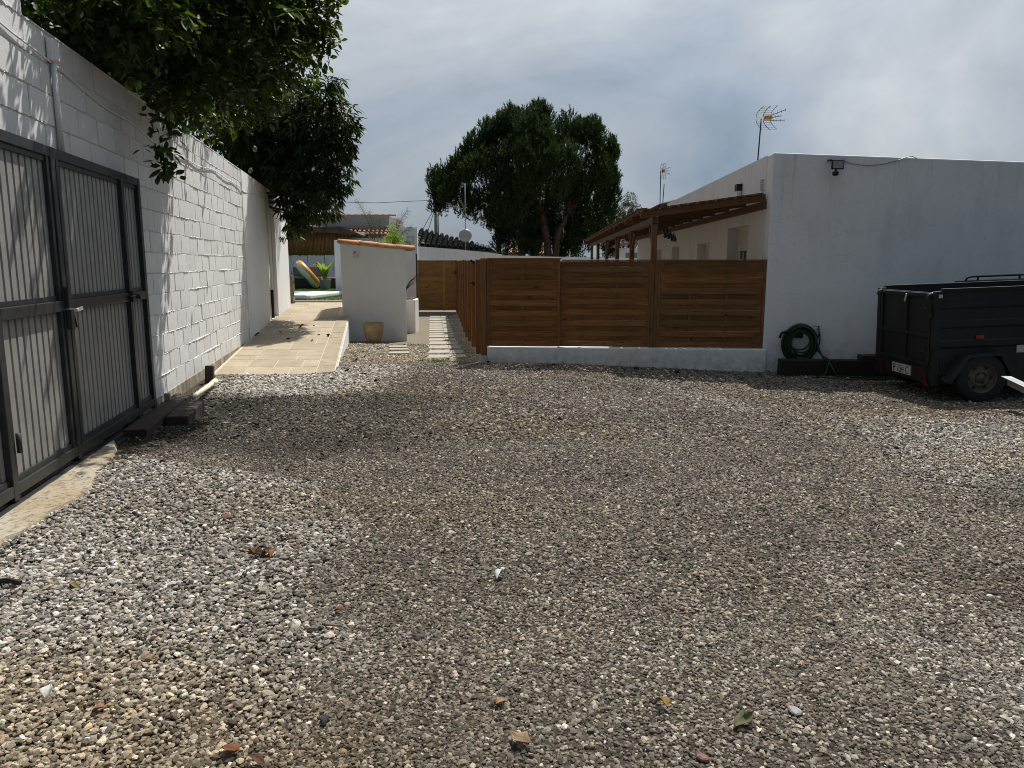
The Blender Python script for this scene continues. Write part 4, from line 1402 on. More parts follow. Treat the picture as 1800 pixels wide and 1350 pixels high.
# ------------------------------------------------------------------ box trailer
TY = 8.55                                   # near side of the body
pbt, ptp = at(1638, 668, TY), at(1622, 504, TY)
wc = at(1724, 668, TY - 0.1)
tl_rot = (0, -R(2.2), 0)
tl = empty('box_trailer', (wc.x, TY, gzf(wc.x, TY)), 0, 'dark blue grey open box trailer with steel wheel and tailgate', 'trailer')
tl.rotation_euler = tl_rot
x0 = pbt.x - wc.x + 0.02                    # rear end in local x
zb, zt_ = pbt.z - tl.location.z - 0.035, ptp.z - tl.location.z - 0.02
WL, TW = 3.0, 1.3                           # length, width
x1 = x0 + WL
def side_profile(sgn, yb):
    # outward pressed swages
    zs = [zb + 0.0]
    prof = [(0.0, zb)]
    hgt = zt_ - zb
    for f0 in (0.47, 0.68, 0.885):
        a = zb + hgt * f0
        prof += [(0.0, a - 0.10), (0.014, a - 0.075), (0.014, a - 0.012), (0.0, a)]
    prof += [(0.0, zt_ - 0.03), (0.018, zt_ - 0.026), (0.018, zt_)]
    return [(yb - sgn * d, z) for d, z in prof]


for sgn, yb, nm in ((1, 0.0, 'side_panel'), (-1, TW, 'side_panel')):
    prof = side_profile(sgn, yb)
    inner = [(yb + sgn * 0.025, z) for _, z in (prof[-1], prof[0])]
    poly = prof + inner
    mb = MB()
    n_ = len(poly)
    for x in (x0 + 0.03, x1):
        mb.v += [(x, a, b) for a, b in poly]
    mb.f += [tuple(range(n_)), tuple(range(2 * n_ - 1, n_ - 1, -1))] + [(i, (i + 1) % n_, (i + 1) % n_ + n_, i + n_) for i in range(n_)]
    mb.build(nm, M['trailer'], tl)
MB().bx(x0 + 0.03, x1, 0.03, TW - 0.03, zb, zb + 0.03).build('floor_panel', M['trailer'], tl)
MB().bx(x1 - 0.03, x1 + 0.001, 0.03, TW - 0.03, zb + 0.031, zt_ - 0.05).build('front_panel', M['trailer'], tl)
for yy in (-0.03, TW - 0.04):
    MB().bx(x0 - 0.03, x0 + 0.05, yy, yy + 0.075, zb - 0.02, zt_ - 0.015).build('corner_post', M['trailer_rear'], tl, bevel=0.006)
MB().bx(x0 + 0.002, x0 + 0.045, -0.032, -0.0305, zt_ - 0.09, zt_ - 0.05).build('reflector', M['plate'], tl)
for zz, y0_, y1_ in ((zt_ - 0.005, -0.03, 0.02), (zt_ - 0.005, TW - 0.02, TW + 0.03)):
    MB().bx(x0 + 0.052, x1, y0_, y1_, zz, zz + 0.02).build('top_rim', M['trailer_rear'], tl, bevel=0.003)
# tailgate
tg = MB().bx(x0 - 0.012, x0 + 0.012, 0.055, TW - 0.05, zb + 0.20, zt_ - 0.03).build('tailgate', M['trailer_rear'], tl)
fr = MB()
zA, zM, zC = zb + 0.20, zb + 0.56, zt_ - 0.03
for y_ in (0.08, 0.6, TW - 0.09):
    MB().bx(x0 - 0.034, x0 - 0.0125, y_ - 0.022, y_ + 0.022, zA + 0.045, zC - 0.055).build('upright', M['trailer_rear'], tg, bevel=0.004)
for z_ in (zA + 0.022, zM, zC - 0.03):
    MB().bx(x0 - 0.037, x0 - 0.0130, 0.057, TW - 0.054, z_ - 0.022, z_ + 0.022).build('crossbar', M['trailer_rear'], tg, bevel=0.004)
for y_, z_ in ((0.05, zC - 0.02), (TW - 0.05, zC - 0.02)):
    MB().tube([(x0 - 0.05, y_ - 0.05, z_ + 0.02), (x0 - 0.06, y_ + 0.02, z_ + 0.0), (x0 - 0.05, y_ + 0.06, z_ - 0.05)], 0.009, 6).build('handle', M['galv'], tg, True)
for z_ in (zC - 0.22, zA + 0.14):
    MB().tube([(x0 - 0.04, 0.075, z_), (x0 - 0.07, 0.14, z_ + 0.05), (x0 - 0.07, 0.19, z_ - 0.04), (x0 - 0.05, 0.17, z_ - 0.06)], 0.006, 6).build('catch', M['dark_metal'], tg, True)
    MB().bx(x0 - 0.05, x0 - 0.031, 0.02, 0.06, z_ - 0.06, z_ + 0.06).build('hinge', M['dark_metal'], tg)
MB().tube([(x0 - 0.045, 0.58, zC - 0.03), (x0 - 0.055, 0.6, zC - 0.12)], 0.012, 6).build('hasp', M['galv'], tg)
# light bar
MB().bx(x0 - 0.03, x0 + 0.02, 0.05, TW - 0.045, zb, zb + 0.19).build('light_bar', M['trailer_rear'], tl, bevel=0.006)
plt = MB().bx(x0 - 0.042, x0 - 0.031, 0.42, 0.86, zb + 0.045, zb + 0.16).build('number_plate', M['plate'], tl)
tcv = bpy.data.curves.new('plate_text', 'FONT')
tcv.body = 'P 154 C'
tcv.size = 0.135
tcv.align_x = 'CENTER'
tcv.extrude = 0.0006
tcv.materials.append(M['black'])
tmp_t = bpy.data.objects.new('plate_text_curve', tcv)
to = bpy.data.objects.new('plate_text', bpy.data.meshes.new_from_object(tmp_t))
bpy.data.objects.remove(tmp_t)
C.objects.link(to)
to.parent = plt
to.location = (x0 - 0.0435, 0.645, zb + 0.055)
to.rotation_euler = (R(90), 0, R(-90))
to.scale = (0.85, 1, 1)
for y_ in (0.12, TW - 0.14):
    MB().bx(x0 - 0.05, x0 - 0.031, y_ - 0.05, y_ + 0.07, zb + 0.05, zb + 0.15).build('tail_light', M['red_lens'], tl, bevel=0.005)
    MB().prism([(y_ - 0.06 - 0.06, zb - 0.02), (y_ - 0.06 + 0.06, zb - 0.02), (y_ - 0.06, zb + 0.09)], x0 - 0.058, x0 - 0.0505, 0).build('triangle_reflector', M['red_lens'], tl)
# chassis, axle, wheels, wheel arches
MB().bx(x0 + 0.1, x1 + 1.1, 0.25, 0.31, zb - 0.07, zb - 0.002).bx(x0 + 0.1, x1 + 1.1, TW - 0.31, TW - 0.25, zb - 0.07, zb - 0.002).build('chassis', M['dark_metal'], tl)
WR = 0.285
MB().tube([(0, 0.05, WR), (0, TW - 0.05, WR)], 0.035, 8).build('axle', M['dark_metal'], tl, True)
for yc, sg in ((-0.06, -1), (TW + 0.06, 1)):
    Mx = Matrix.Rotation(R(90 if sg < 0 else -90), 3, 'X')
    wh = MB().lathe([(0.17, -0.085), (0.25, -0.09), (0.278, -0.075), (WR, -0.045), (WR, 0.045), (0.278, 0.075), (0.25, 0.09), (0.17, 0.085)], (0, yc, WR), 36, Mx, False).build('wheel', M['rubber'], tl, True)
    rim = MB()
    rim.lathe([(0.172, 0.02), (0.178, 0.075), (0.165, 0.083), (0.158, 0.06), (0.15, 0.03), (0.105, 0.035), (0.09, 0.06), (0.075, 0.062), (0.07, 0.045), (0.045, 0.045), (0.04, 0.075), (0.001, 0.08)], (0, yc, WR), 36, Mx)
    rim.build('rim', M['rim'], wh, True)
    for k in range(12):
        t = 2 * math.pi * k / 12
        c_ = Vector((0.128 * math.cos(t), 0, 0.128 * math.sin(t)))
        if k % 2 == 0:
            MB().box((c_.x, yc + sg * 0.036, WR + c_.z), (0.024, 0.012, 0.036), Matrix.Rotation(-t, 3, 'Y')).build('rim_slot', M['black'], wh)
    for k in range(4):
        t = 2 * math.pi * k / 4 + 0.5
        MB().lathe([(0.012, 0.04), (0.012, 0.062)], (0.058 * math.cos(t), yc, WR + 0.058 * math.sin(t)), 6, Mx).build('wheel_nut', M['dark_metal'], wh)
    # arch: pressed lower flare with a six-sided opening
    out = [(-0.42, 0.26), (-0.20, 0.56), (0.22, 0.575), (0.37, 0.30)]
    inn = [(-0.36, 0.23), (-0.165, 0.525), (0.19, 0.54), (0.33, 0.28)]
    mb = MB()
    ya, yb_ = (yc + sg * 0.10), (0.0 if sg < 0 else TW)
    for yy in (ya, yb_):
        mb.v += [(a, yy, b) for a, b in out] + [(a, yy, b) for a, b in inn]
    for i in range(3):
        mb.f += [(i, i + 1, i + 5, i + 4), (8 + i, 12 + i, 13 + i, 9 + i), (i, 8 + i, 9 + i, i + 1), (4 + i, 5 + i, 13 + i, 12 + i)]
    mb.f += [(0, 4, 12, 8), (3, 11, 15, 7)]
    mb.build('wheel_arch', M['trailer'], tl, bevel=0.004)
    MB().bx(x0 + 0.06, -0.43, min(yb_, yb_ + sg * 0.03), max(yb_, yb_ + sg * 0.03) - 0.001, zb + 0.02, zb + 0.30).build('lower_skirt', M['trailer'], tl, bevel=0.006)
MB().bx(-0.02, 0.07, -0.02, -0.0145, zb + 0.52, zb + 0.56).build('side_marker', M['orange_lens'], tl)
MB().bx(0.46, 0.62, -0.008, -0.001, zb + 0.34, zb + 0.43).build('sticker', M['plate'], tl)
MB().bx(x1, x1 + 0.05, 0.2, TW - 0.2, zb - 0.05, zb + 0.05).bar((x1 + 1.0, 0.28, zb - 0.035), (x1 + 1.9, TW / 2, zb - 0.035), 0.06).bar((x1 + 1.0, TW - 0.28, zb - 0.035), (x1 + 1.9, TW / 2, zb - 0.035), 0.06).build('drawbar', M['dark_metal'], tl)
MB().tube([(x1 + 1.7, TW / 2 - .1, zb + 0.2), (x1 + 1.7, TW / 2 - .1, -0.25)], 0.025, 8).build('jockey_wheel', M['dark_metal'], tl)

ra = at(1702, 492, TY + TW)
rk = empty('tube_rack', (ra.x, TY + TW + 0.12, ra.z), 0, 'black tubular rack resting along the far rim of the trailer', 'rack')
rk.rotation_euler = tl_rot
MB().tube([(-0.1, 0, -0.035), (2.2, 0, -0.035)], 0.022, 8).build('lower_tube', M['black'], rk, True)
MB().tube([(0.03, 0, -0.02), (0.06, 0, 0.02), (0.12, 0, 0.035), (1.2, 0, 0.035), (2.2, 0, 0.035)], 0.012, 8).build('upper_tube', M['black'], rk, True)
for xx in (0.2, 0.75, 1.4, 2.0):
    MB().tube([(xx, 0, -0.035), (xx, 0, 0.035)], 0.012, 6).build('upright', M['black'], rk)

ma = at(1768, 662, 7.9)
ch = empty('steel_channel', ma, 0, 'light grey steel channel poking in beside the trailer wheel', 'metal bar')
e1 = at(1800, 677, 7.55) - ma
e2 = e1 * 4.2
MB().bar((0, 0, 0.0), e2, 0.10, 0.012).bar(Vector((0, -0.045, -0.045)), e2 + Vector((0, -0.045, -0.045)), 0.012, 0.08).build('profile', M['galv'], ch)
MB().bar(e2 * 0.92, (e2.x * 0.92, e2.y * 0.92, gzf(ma.x + e2.x, ma.y + e2.y) - ma.z), 0.06).build('stand', M['galv'], ch)

# ------------------------------------------------------------------ aerials
def aerial(name, label, base, h, lean, reflect=True, s=1.0, rz=0.0):
    o = empty(name, base, rz, label, 'antenna')
    top = Vector((lean, 0, h))
    MB().tube([(0, 0, 0), top], 0.016 * s, 8).build('mast', M['dark_metal'], o, True)
    hub = top + Vector((0.06, -0.05, 0.0))
    MB().box(hub + Vector((0.03, 0, 0)), (0.16 * s, 0.07, 0.09 * s)).build('feed_box', M['orange'], o, bevel=0.008)
    for sg in (1, -1):
        mb = MB()
        n_ = 6
        w, d = 0.15 * s, 0.07
        pr_ = []
        for i in range(n_):
            t = i / (n_ - 1)
            cx_ = hub.x - 0.06 + (0.16 * t * t + 0.02) * s
            z_ = hub.z + sg * (0.02 + 0.24 * t) * s
            mb.tube([(cx_ - w, hub.y + 0.03, z_), (cx_ + w, hub.y - 0.03, z_)], 0.0035, 4)
            pr_.append((cx_, z_))
        for k in (-1, 0, 1):
            mb.tube([(a + k * w, hub.y - k * 0.03, b) for a, b in pr_], 0.005 if k == 0 else 0.0038, 4)
        mb.build('reflector_grid', M['dark_metal'], o)
    mb = MB()
    for dz, ln, up in ((0.05, 0.3, 0.10), (0.0, 0.2, 0.015), (-0.06, 0.28, -0.02)):
        a = hub + Vector((0.1 * s, 0, dz * s))
        b = a + Vector((ln * s, -0.1, up * s))
        mb.tube([a, b], 0.005, 5)
        for k in range(4):
            p = a.lerp(b, 0.25 * k + 0.2)
            mb.tube([p + Vector((0, 0, -0.02)), p + Vector((0, 0, 0.02))], 0.003, 4)
    mb.build('director_arms', M['dark_metal'], o)
    return o


pb_ = at(1330, 284, 12.2)
pt_ = at(1337, 208, 12.2)
aerial('tv_antenna', 'tv aerial with orange feed box on the white house roof', (pb_.x, 12.2, HT - 0.5), pt_.z - HT + 0.5, pt_.x - pb_.x + 0.01, s=0.68)
pb_ = at(1160, 366, 22.0)
pt_ = at(1157, 300, 22.0)
aerial('tv_antenna', 'thin distant tv aerial above the pergola, on the rear roof', (pb_.x, 22.0, 3.0), pt_.z - 3.0, -0.03, s=0.8, rz=R(60))
e = MB().tube([(0.09, 0.1, 0), (0.12, 0.1, pt_.z - 3.35)], 0.012, 6).build('support_mast', M['dark_metal'], None, loc=(pb_.x, 22.0, 3.0))
tag(e, 'second thin mast standing close to the distant aerial', 'mast')

# ------------------------------------------------------------------ far garden behind the ramp
YG = 36.0
lawn_z = 0.36
lawn = MB()
xl0, xr0 = -16.0, -3.9
lawn.bx(xl0, -5.2, 21.7, 36.4, -0.4, lawn_z)
lw_ = lawn.build('lawn', mat_plain('lawn_turf', (0.05, 0.085, 0.022), 0.95, 0, 0.35, 10, 0.6))
tag(lw_, kind='structure')
gk = MB().bx(-6.6, -3.95, 21.55, 21.72, -0.3, 0.43).build('garden_edge', M['slab'], bevel=0.01)
tag(gk, 'pale stone edging between ramp and lawn', 'edging')
# artificial grass blades
nb_ = 9000
xs_, ys_ = rng.uniform(-9.5, -5.3, nb_), rng.uniform(21.8, 35, nb_)
hgt_ = rng.uniform(0.025, 0.06, nb_)
an = rng.uniform(0, 6.28, nb_)
dx, dy = np.cos(an) * 0.012, np.sin(an) * 0.012
lx, ly = rng.normal(0, 0.02, nb_), rng.normal(0, 0.02, nb_)
V = np.stack([np.stack([xs_ - dx, ys_ - dy, np.full(nb_, lawn_z - .002)], -1), np.stack([xs_ + dx, ys_ + dy, np.full(nb_, lawn_z - .002)], -1), np.stack([xs_ + lx, ys_ + ly, lawn_z + hgt_], -1)], 1).reshape(-1, 3)
gr_o = put('grass', npmesh('grass', V, np.arange(nb_ * 3).reshape(-1, 3), M['grass']))
tag(gr_o, 'short green lawn behind the ramp', 'grass', kind='stuff')

# white block garden wall with bamboo screen
wa, wb_ = at(440, 500, YG), at(606, 500, YG)
gw = empty('garden_wall', (wa.x, YG, 0), 0, 'white block wall below the bamboo screen in the far garden', 'wall')
zbam = at(550, 448, YG).z
wlen = wb_.x - wa.x + 0.4
MB().bx(0, wlen, 0.02, 0.25, 0, zbam).build('wall_core', M['sleeper_black'], gw)
bh = (zbam - lawn_z) / 4
for c in range(4):
    x = -0.4 * (c % 2)
    while x < wlen:
        a, b = max(x, 0), min(x + 0.8, wlen)
        MB().bx(a + 0.012, b - 0.012, 0.0, 0.1, lawn_z + c * bh + 0.003, lawn_z + (c + 1) * bh - 0.003).build('block', M['far_white'], gw)
        x += 0.8
bs = empty('bamboo_screen', (wa.x, YG, zbam), 0, 'brown bamboo cane screen on top of the garden wall', 'screen')
ztb = at(550, 404, YG).z - zbam
nc = 76
cane = MB().tube([(0, 0, 0), (0, 0, ztb)], wlen / nc * 0.52, 7)
cm = cane.mesh('cane', M['bamboo'], True)
for k in range(nc):
    o = put('cane', cm, bs, 0, ((k + .5) * wlen / nc, random.uniform(-.012, .012), random.uniform(-.04, .03)))
    o.rotation_euler = (0, random.uniform(-.006, .006), random.uniform(0, 6))
for z in (0.15, ztb * .5, ztb - 0.12):
    MB().bx(0, wlen, -0.045, -0.03, z - 0.012, z + 0.012).build('tie_rail', M['bamboo'], bs)
# straw eave above
se = empty('straw_eave', (wa.x, YG, zbam + ztb), 0, 'dark low eave above the bamboo screen', 'eave')
MB().add([(0.5, -0.5, 0.02), (wlen - 0.3, -0.5, 0.05), (wlen + 0.6, -0.3, -0.35), (wlen + 0.6, 1.6, -0.1), (0.5, 1.6, 0.5), (0.5, -0.5, 0.1), (wlen - 0.3, -0.5, 0.14), (wlen + 0.6, -0.3, -0.27), (wlen + 0.6, 1.6, 0.0), (0.5, 1.6, 0.6)],
         [(0, 1, 2, 3, 4), (9, 8, 7, 6, 5), (0, 5, 6, 1), (1, 6, 7, 2), (2, 7, 8, 3), (3, 8, 9, 4), (4, 9, 5, 0)]).build('eave_sheet', M['roof_dark'], se)
# wall return behind the outbuilding
pw_ = at(590, 500, 27.0)
rw = MB().bx(0, 0.9, 0, 0.3, -0.4, at(596, 422, 27).z).build('garden_pier', M['far_white'], None, bevel=0.01, loc=(pw_.x, 27.0, 0))
tag(rw, 'bluish white wall end just behind the small outbuilding', 'wall')
# sofa
sa = at(508, 500, 33.5)
so = empty('garden_sofa', (sa.x, 33.5, lawn_z), 0, 'dark rattan corner sofa with grey cushions on the far lawn', 'sofa')
MB().bx(0, 1.45, 0, 0.85, 0.02, 0.40).build('base', M['rattan'], so, bevel=0.03)
MB().bx(1.62, 2.75, -0.1, 0.85, 0.02, 0.40).build('chaise_base', M['rattan'], so, bevel=0.03)
MB().bx(0, 1.45, 0.7, 0.95, 0.41, 0.98).build('backrest', M['rattan'], so, bevel=0.04)
MB().bx(0.03, 0.72, 0.02, 0.7, 0.405, 0.52).build('cushion', M['cushion'], so, bevel=0.04)
MB().bx(0.74, 1.43, 0.02, 0.7, 0.405, 0.52).build('cushion', M['cushion'], so, bevel=0.04)
MB().bx(1.65, 2.72, -0.07, 0.8, 0.405, 0.50).build('cushion', M['cushion'], so, bevel=0.04)
MB().box((0.35, 0.62, 0.75), (0.62, 0.14, 0.45), Matrix.Rotation(R(-12), 3, 'X')).build('back_cushion', M['cushion'], so, bevel=0.05)
MB().box((1.05, 0.62, 0.75), (0.62, 0.14, 0.45), Matrix.Rotation(R(-12), 3, 'X')).build('back_cushion', M['cushion'], so, bevel=0.05)
# inflatable ring leaning on it
rc = at(541, 482, 33.2)
fr_ = empty('swim_ring', (rc.x, 33.2, rc.z), 0, 'tan and white inflatable swim ring leaning on the dark sofa', 'swim ring')
fr_.rotation_euler = (R(-14), R(50), 0)
def torus(Rm, r, a0, a1, n=30, m=12):
    mb = MB()
    for i in range(n):
        t = 2 * math.pi * i / n
        for k in range(m + 1):
            p = a0 + (a1 - a0) * k / m
            mb.v.append(((Rm + r * math.cos(p)) * math.cos(t), (Rm + r * math.cos(p)) * math.sin(t), r * math.sin(p)))
    for i in range(n):
        for k in range(m):
            a, b = i * (m + 1) + k, ((i + 1) % n) * (m + 1) + k
            mb.f.append((a, b, b + 1, a + 1))
    return mb


torus(0.52, 0.2, 0.0, math.pi).build('tan_half', M['float'], fr_, True)
torus(0.52, 0.2, math.pi, 2 * math.pi).build('white_half', M['float_white'], fr_, True)
# leafy potted plant
pp = at(572, 503, 32.5)
lp = empty('potted_plant', (pp.x, 32.5, lawn_z), 0, 'green broad leaved plant in a grey tub by the garden sofa', 'potted plant')
MB().lathe([(0.17, 0), (0.2, 0.02), (0.25, 0.42), (0.26, 0.45), (0.23, 0.45), (0.21, 0.38)], (0, 0, 0), 18).build('tub', M['dish'], lp, True)
mb = MB()
for k in range(11):
    t = k * 2.4
    ln = random.uniform(0.7, 1.15)
    for i in range(5):
        f = i / 4
        rad = 0.05 + 0.4 * f * f
        w = 0.1 * math.sin(math.pi * (0.12 + 0.86 * f))
        c_ = Vector((rad * math.cos(t), rad * math.sin(t), 0.4 + ln * (f - 0.18 * f * f)))
        sd2 = Vector((-math.sin(t), math.cos(t), 0)) * w
        mb.v += [tuple(c_ - sd2), tuple(c_ + sd2)]
        if i:
            b0 = len(mb.v) - 4
            mb.f.append((b0, b0 + 1, b0 + 3, b0 + 2))
mb.build('leaves', M['fresh_leaf'], lp, fix=False)
MB().lathe([(0.01, 0), (0.07, 0.03), (0.05, 0.09), (0.01, 0.11)], (-0.42, -0.1, 0.98), 8).build('flower', M['yellow'], lp)
MB().tube([(0, 0, 0.4), (-0.2, -0.05, 0.8), (-0.42, -0.1, 1.0)], 0.012, 5).build('flower_stem', M['fresh_leaf'], lp)
# pool corner
pq = at(513, 522, 23.6)
po_ = empty('garden_pool', (pq.x, 23.3, lawn_z), 0, 'white rounded pool rim with water on the lawn', 'pool')
prim = MB()
zp = 0.16
sh_ = 0.30
prim.prism([(-3.5, 0.0), (0.55, 0.0), (0.63, 0.12), (1.0, 3.0), (-3.5, 3.0)], 0.0, zp, 2)
prim.build('rim', M['pool'], po_, bevel=0.05)
prim = MB()
prim.prism([(-3.4, 1.2), (-0.35, 1.2), (0.05, 2.6), (-3.4, 2.6)], zp + 0.001, zp + 0.006, 2)
prim.build('water', M['poolwater'], po_)
for a, b in (((0.0, 0.4), (0.35, 0.4)), ((0.4, 2.8), (0.75, 2.8))):
    MB().bx(a[0], b[0], a[1] - 0.03, a[1] + 0.03, zp + 0.001, zp + 0.02).build('skimmer_slot', M['dish'], po_)
# rough stone post at the wall end
spx = at(508, 525, 21.3)
stp_ = MB()
for i in range(8):
    z = i / 7
    r_ = 0.13 * (1 + 0.12 * math.sin(i * 2.1)) * (0.82 if i == 7 else 1)
    for k in range(8):
        t = 2 * math.pi * k / 8
        q = r_ * (1 + random.uniform(-.15, .15))
        stp_.v.append((q * math.cos(t), q * math.sin(t), z * 0.85))
    if i:
        for k in range(8):
            a, b = (i - 1) * 8 + k, (i - 1) * 8 + (k + 1) % 8
            stp_.f.append((a, b, b + 8, a + 8))
stp_.f.append(tuple(56 + k for k in range(8)))
o = stp_.build('stone_post', M['stone_post'], None, loc=(spx.x + 0.06, 21.25, lawn_z - 0.05))
tag(o, 'rough short stone post at the end of the white wall', 'stone post')

# ------------------------------------------------------------------ neighbouring houses
def tile_roof(root, origin, ux, uy, nx_, ny_, mesh, name='roof_tile'):
    """barrel tiles: ux across, uy up the slope (vectors per tile)"""
    ux, uy = Vector(ux), Vector(uy)
    up = ux.cross(uy).normalized()
    x_ = uy.normalized()
    y_ = up.cross(x_)
    Rm = Matrix((x_, y_, up)).transposed().to_euler()
    for j in range(ny_):
        for i in range(nx_):
            o = put(name, mesh, root, 0, Vector(origin) + ux * i + uy * j + up * (0.03 + random.uniform(-.008, .008)))
            o.rotation_euler = Rm


YN = 37.5
na, nb2 = at(560, 400, YN), at(684, 400, YN)
nh = empty('neighbour_house', (na.x, YN, 0), 0, 'grey walled neighbour house with red tile strip behind the outbuilding', 'house')
ztp = at(640, 378, YN).z
MB().bx(-2.5, nb2.x - na.x, 0, 0.3, 0, ztp).build('parapet_wall', M['far_grey'], nh)
MB().bx(nb2.x - na.x - 0.3, nb2.x - na.x - 0.002, 0.3, 5, 0, ztp - 0.05).build('side_wall', M['far_grey'], nh)
ct = barrel(0.36, 0.075, 0.085, 0.014, 6).mesh('coping_tile', M['roof_red'], True)
for k in range(19):
    put('coping_tile', ct, nh, 0, (-2.6 + k * 0.335, 0.12, ztp - 0.02), (0, R(2), 0))
ta = at(582, 416, 36.6)
tb_ = at(582, 403, 37.45)
rt_m = barrel(0.46, 0.108, 0.075, 0.015, 7).mesh('roof_tile', M['roof_red'], True)
nxt = int((nb2.x - ta.x + 0.3) / 0.215)
tile_roof(nh, (ta.x - na.x, 36.6 - YN, ta.z), (0.215, 0, 0), (0, 0.3, (tb_.z - ta.z) / 0.85 * 0.3), nxt, 3, rt_m)
MB().add([(ta.x - na.x - .1, 36.6 - YN + .05, ta.z), (nb2.x - na.x + .2, 36.6 - YN + .05, ta.z), (nb2.x - na.x + .2, -0.02, tb_.z + .02), (ta.x - na.x - .1, -0.02, tb_.z + .02), (ta.x - na.x - .1, 36.6 - YN + .05, ta.z - .06), (nb2.x - na.x + .2, 36.6 - YN + .05, ta.z - .06), (nb2.x - na.x + .2, -0.02, tb_.z - .06), (ta.x - na.x - .1, -0.02, tb_.z - .06)],
         [(0, 1, 2, 3), (4, 7, 6, 5), (0, 4, 5, 1), (1, 5, 6, 2), (2, 6, 7, 3), (3, 7, 4, 0)]).build('roof_deck', M['roof_red'], nh)
MB().bx(ta.x - na.x - 0.1, nb2.x - na.x + 0.2, 36.75 - YN, 36.9 - YN, 0, ta.z - 0.07).build('lower_wall', M['far_white'], nh)
# tall white wall with grey hatch, left of the path gate
ca, cb2 = at(690, 500, 28.4), at(735, 500, 28.4)
wz = at(712, 401, 28.4).z
pw2 = empty('patio_wall', (ca.x, 28.4, -0.6), 0, 'tall white wall with grey hatch beside the wooden path gate', 'wall')
MB().bx(-0.1, cb2.x - ca.x, 0, 0.25, 0, wz + 0.6).build('wall_body', M['far_white'], pw2, bevel=0.01)
ct2 = barrel(0.36, 0.06, 0.07, 0.014, 6).mesh('coping_tile', M['roof_red'], True)
for k in range(3):
    put('coping_tile', ct2, pw2, 0, (-0.12 + k * 0.36, 0.1, wz + 0.6 - 0.01), (0, R(2), 0))
hc_ = at(721, 421, 28.4)
MB().bx(hc_.x - ca.x - 0.13, hc_.x - ca.x + 0.13, -0.03, 0.0, hc_.z + 0.6 - 0.12, hc_.z + 0.6 + 0.12).build('hatch_frame', M['galv'], pw2)
MB().bx(hc_.x - ca.x - 0.05, hc_.x - ca.x + 0.09, -0.036, -0.031, hc_.z + 0.6 - 0.06, hc_.z + 0.6 + 0.07).build('hatch_door', M['alu'], pw2)

# long white wall and dark roofed house beyond the path
YW = 33.0
mb = MB()
pts = [(600, 432), (735, 433), (800, 438), (860, 444), (882, 447), (882.5, 449), (960, 451), (1060, 453), (1130, 454)]
P3 = [at(u, v, YW + (u - 735) * 0.006) for u, v in pts]
for i, p in enumerate(P3):
    mb.v += [(p.x, p.y, -0.6), (p.x, p.y, p.z), (p.x, p.y + 0.25, p.z), (p.x, p.y + 0.25, -0.6)]
    if i:
        b0 = 4 * (i - 1)
        mb.f += [(b0, b0 + 4, b0 + 5, b0 + 1), (b0 + 1, b0 + 5, b0 + 6, b0 + 2), (b0 + 2, b0 + 6, b0 + 7, b0 + 3)]
mb.f += [(0, 1, 2, 3)]
tag(mb.build('boundary_wall', M['far_white']), 'long bluish white boundary wall behind the fences', 'wall')
YR = 37.0
ra_, rb_ = at(728, 432, YR), at(872, 441, YR)
dh = empty('dark_roof_house', (ra_.x, YR, 0), 0, 'low neighbour house with blackened barrel tile roof', 'house')
rdx = rb_.x - ra_.x
z_e, z_r = at(735, 432, YR).z, at(735, 404, YR + 2.2).z
rise = z_r - z_e
MB().add([(0, 0, z_e - .03), (rdx, 0, at(872, 441, YR).z - .03), (rdx - .2, 1.6, at(868, 438, YR + 1.6).z), (0, 2.2, z_r), (0, 0, -.5), (rdx, 0, -.5), (rdx - .2, 1.6, -.5), (0, 2.2, -.5)],
         [(0, 1, 2, 3), (4, 7, 6, 5), (0, 4, 5, 1), (1, 5, 6, 2), (2, 6, 7, 3), (3, 7, 4, 0)]).build('roof_deck', M['roof_dark'], dh)
MB().bx(0, rdx - 0.1, 0.1, 0.2, -0.5, z_e - 0.35).build('wall', M['far_grey'], dh)
rd_m = barrel(0.52, 0.128, 0.088, 0.016, 7).mesh('roof_tile', M['roof_dark'], True)
nxr = int(rdx / 0.25)
for i in range(nxr):
    f = (i + .5) / nxr
    e0 = Vector((rdx * f, -0.1, (z_e - .0) * (1 - f) + at(872, 441, YR).z * f))
    e1_ = Vector((rdx * f - 0.1 * f, 2.2 * (1 - f) + 1.6 * f, z_r * (1 - f) + at(868, 438, YR + 1.6).z * f))
    d_ = e1_ - e0
    nn = 6 if f < .75 else 4
    x_ = d_.normalized()
    y_ = Vector((0, 0, 1)).cross(x_).normalized()
    up = x_.cross(y_)
    Rm = Matrix((x_, y_, up)).transposed().to_euler()
    for j in range(nn):
        o = put('roof_tile', rd_m, dh, 0, e0 + d_ * (j / nn) + up * 0.02)
        o.rotation_euler = Rm
# dish and yagi on its mast
da = at(818, 414, 35.2)
sdish = empty('satellite_dish', (da.x, 35.2, 1.5), 0, 'grey satellite dish below a yagi aerial on the dark roof', 'satellite dish')
zd = da.z - 1.5
prof = [(0.001, 0.07)] + [(0.3 * k / 6, 0.07 * (1 - (k / 6) ** 2)) for k in range(1, 7)] + [(0.3, -0.012)]
Md = Matrix.Rotation(R(80), 3, 'X')
MB().lathe(prof, (0, -0.05, zd), 26, Md).build('dish', M['dish'], sdish, True)
ztm = at(816, 322, 35.2).z - 1.5
MB().tube([(0, 0.05, 0), (0, 0.05, ztm)], 0.022, 6).build('mast', M['dish'], sdish, True)
yz = at(816, 368, 35.2).z - 1.5
mb = MB()
mb.tube([(0, 0, yz), (-0.25, -0.15, yz + 0.05)], 0.012, 5)
for dz in (-0.12, 0.0, 0.1):
    mb.tube([(-0.2, -0.12, yz + 0.04), (-0.82, -0.5, yz + 0.16 + dz)], 0.009, 5)
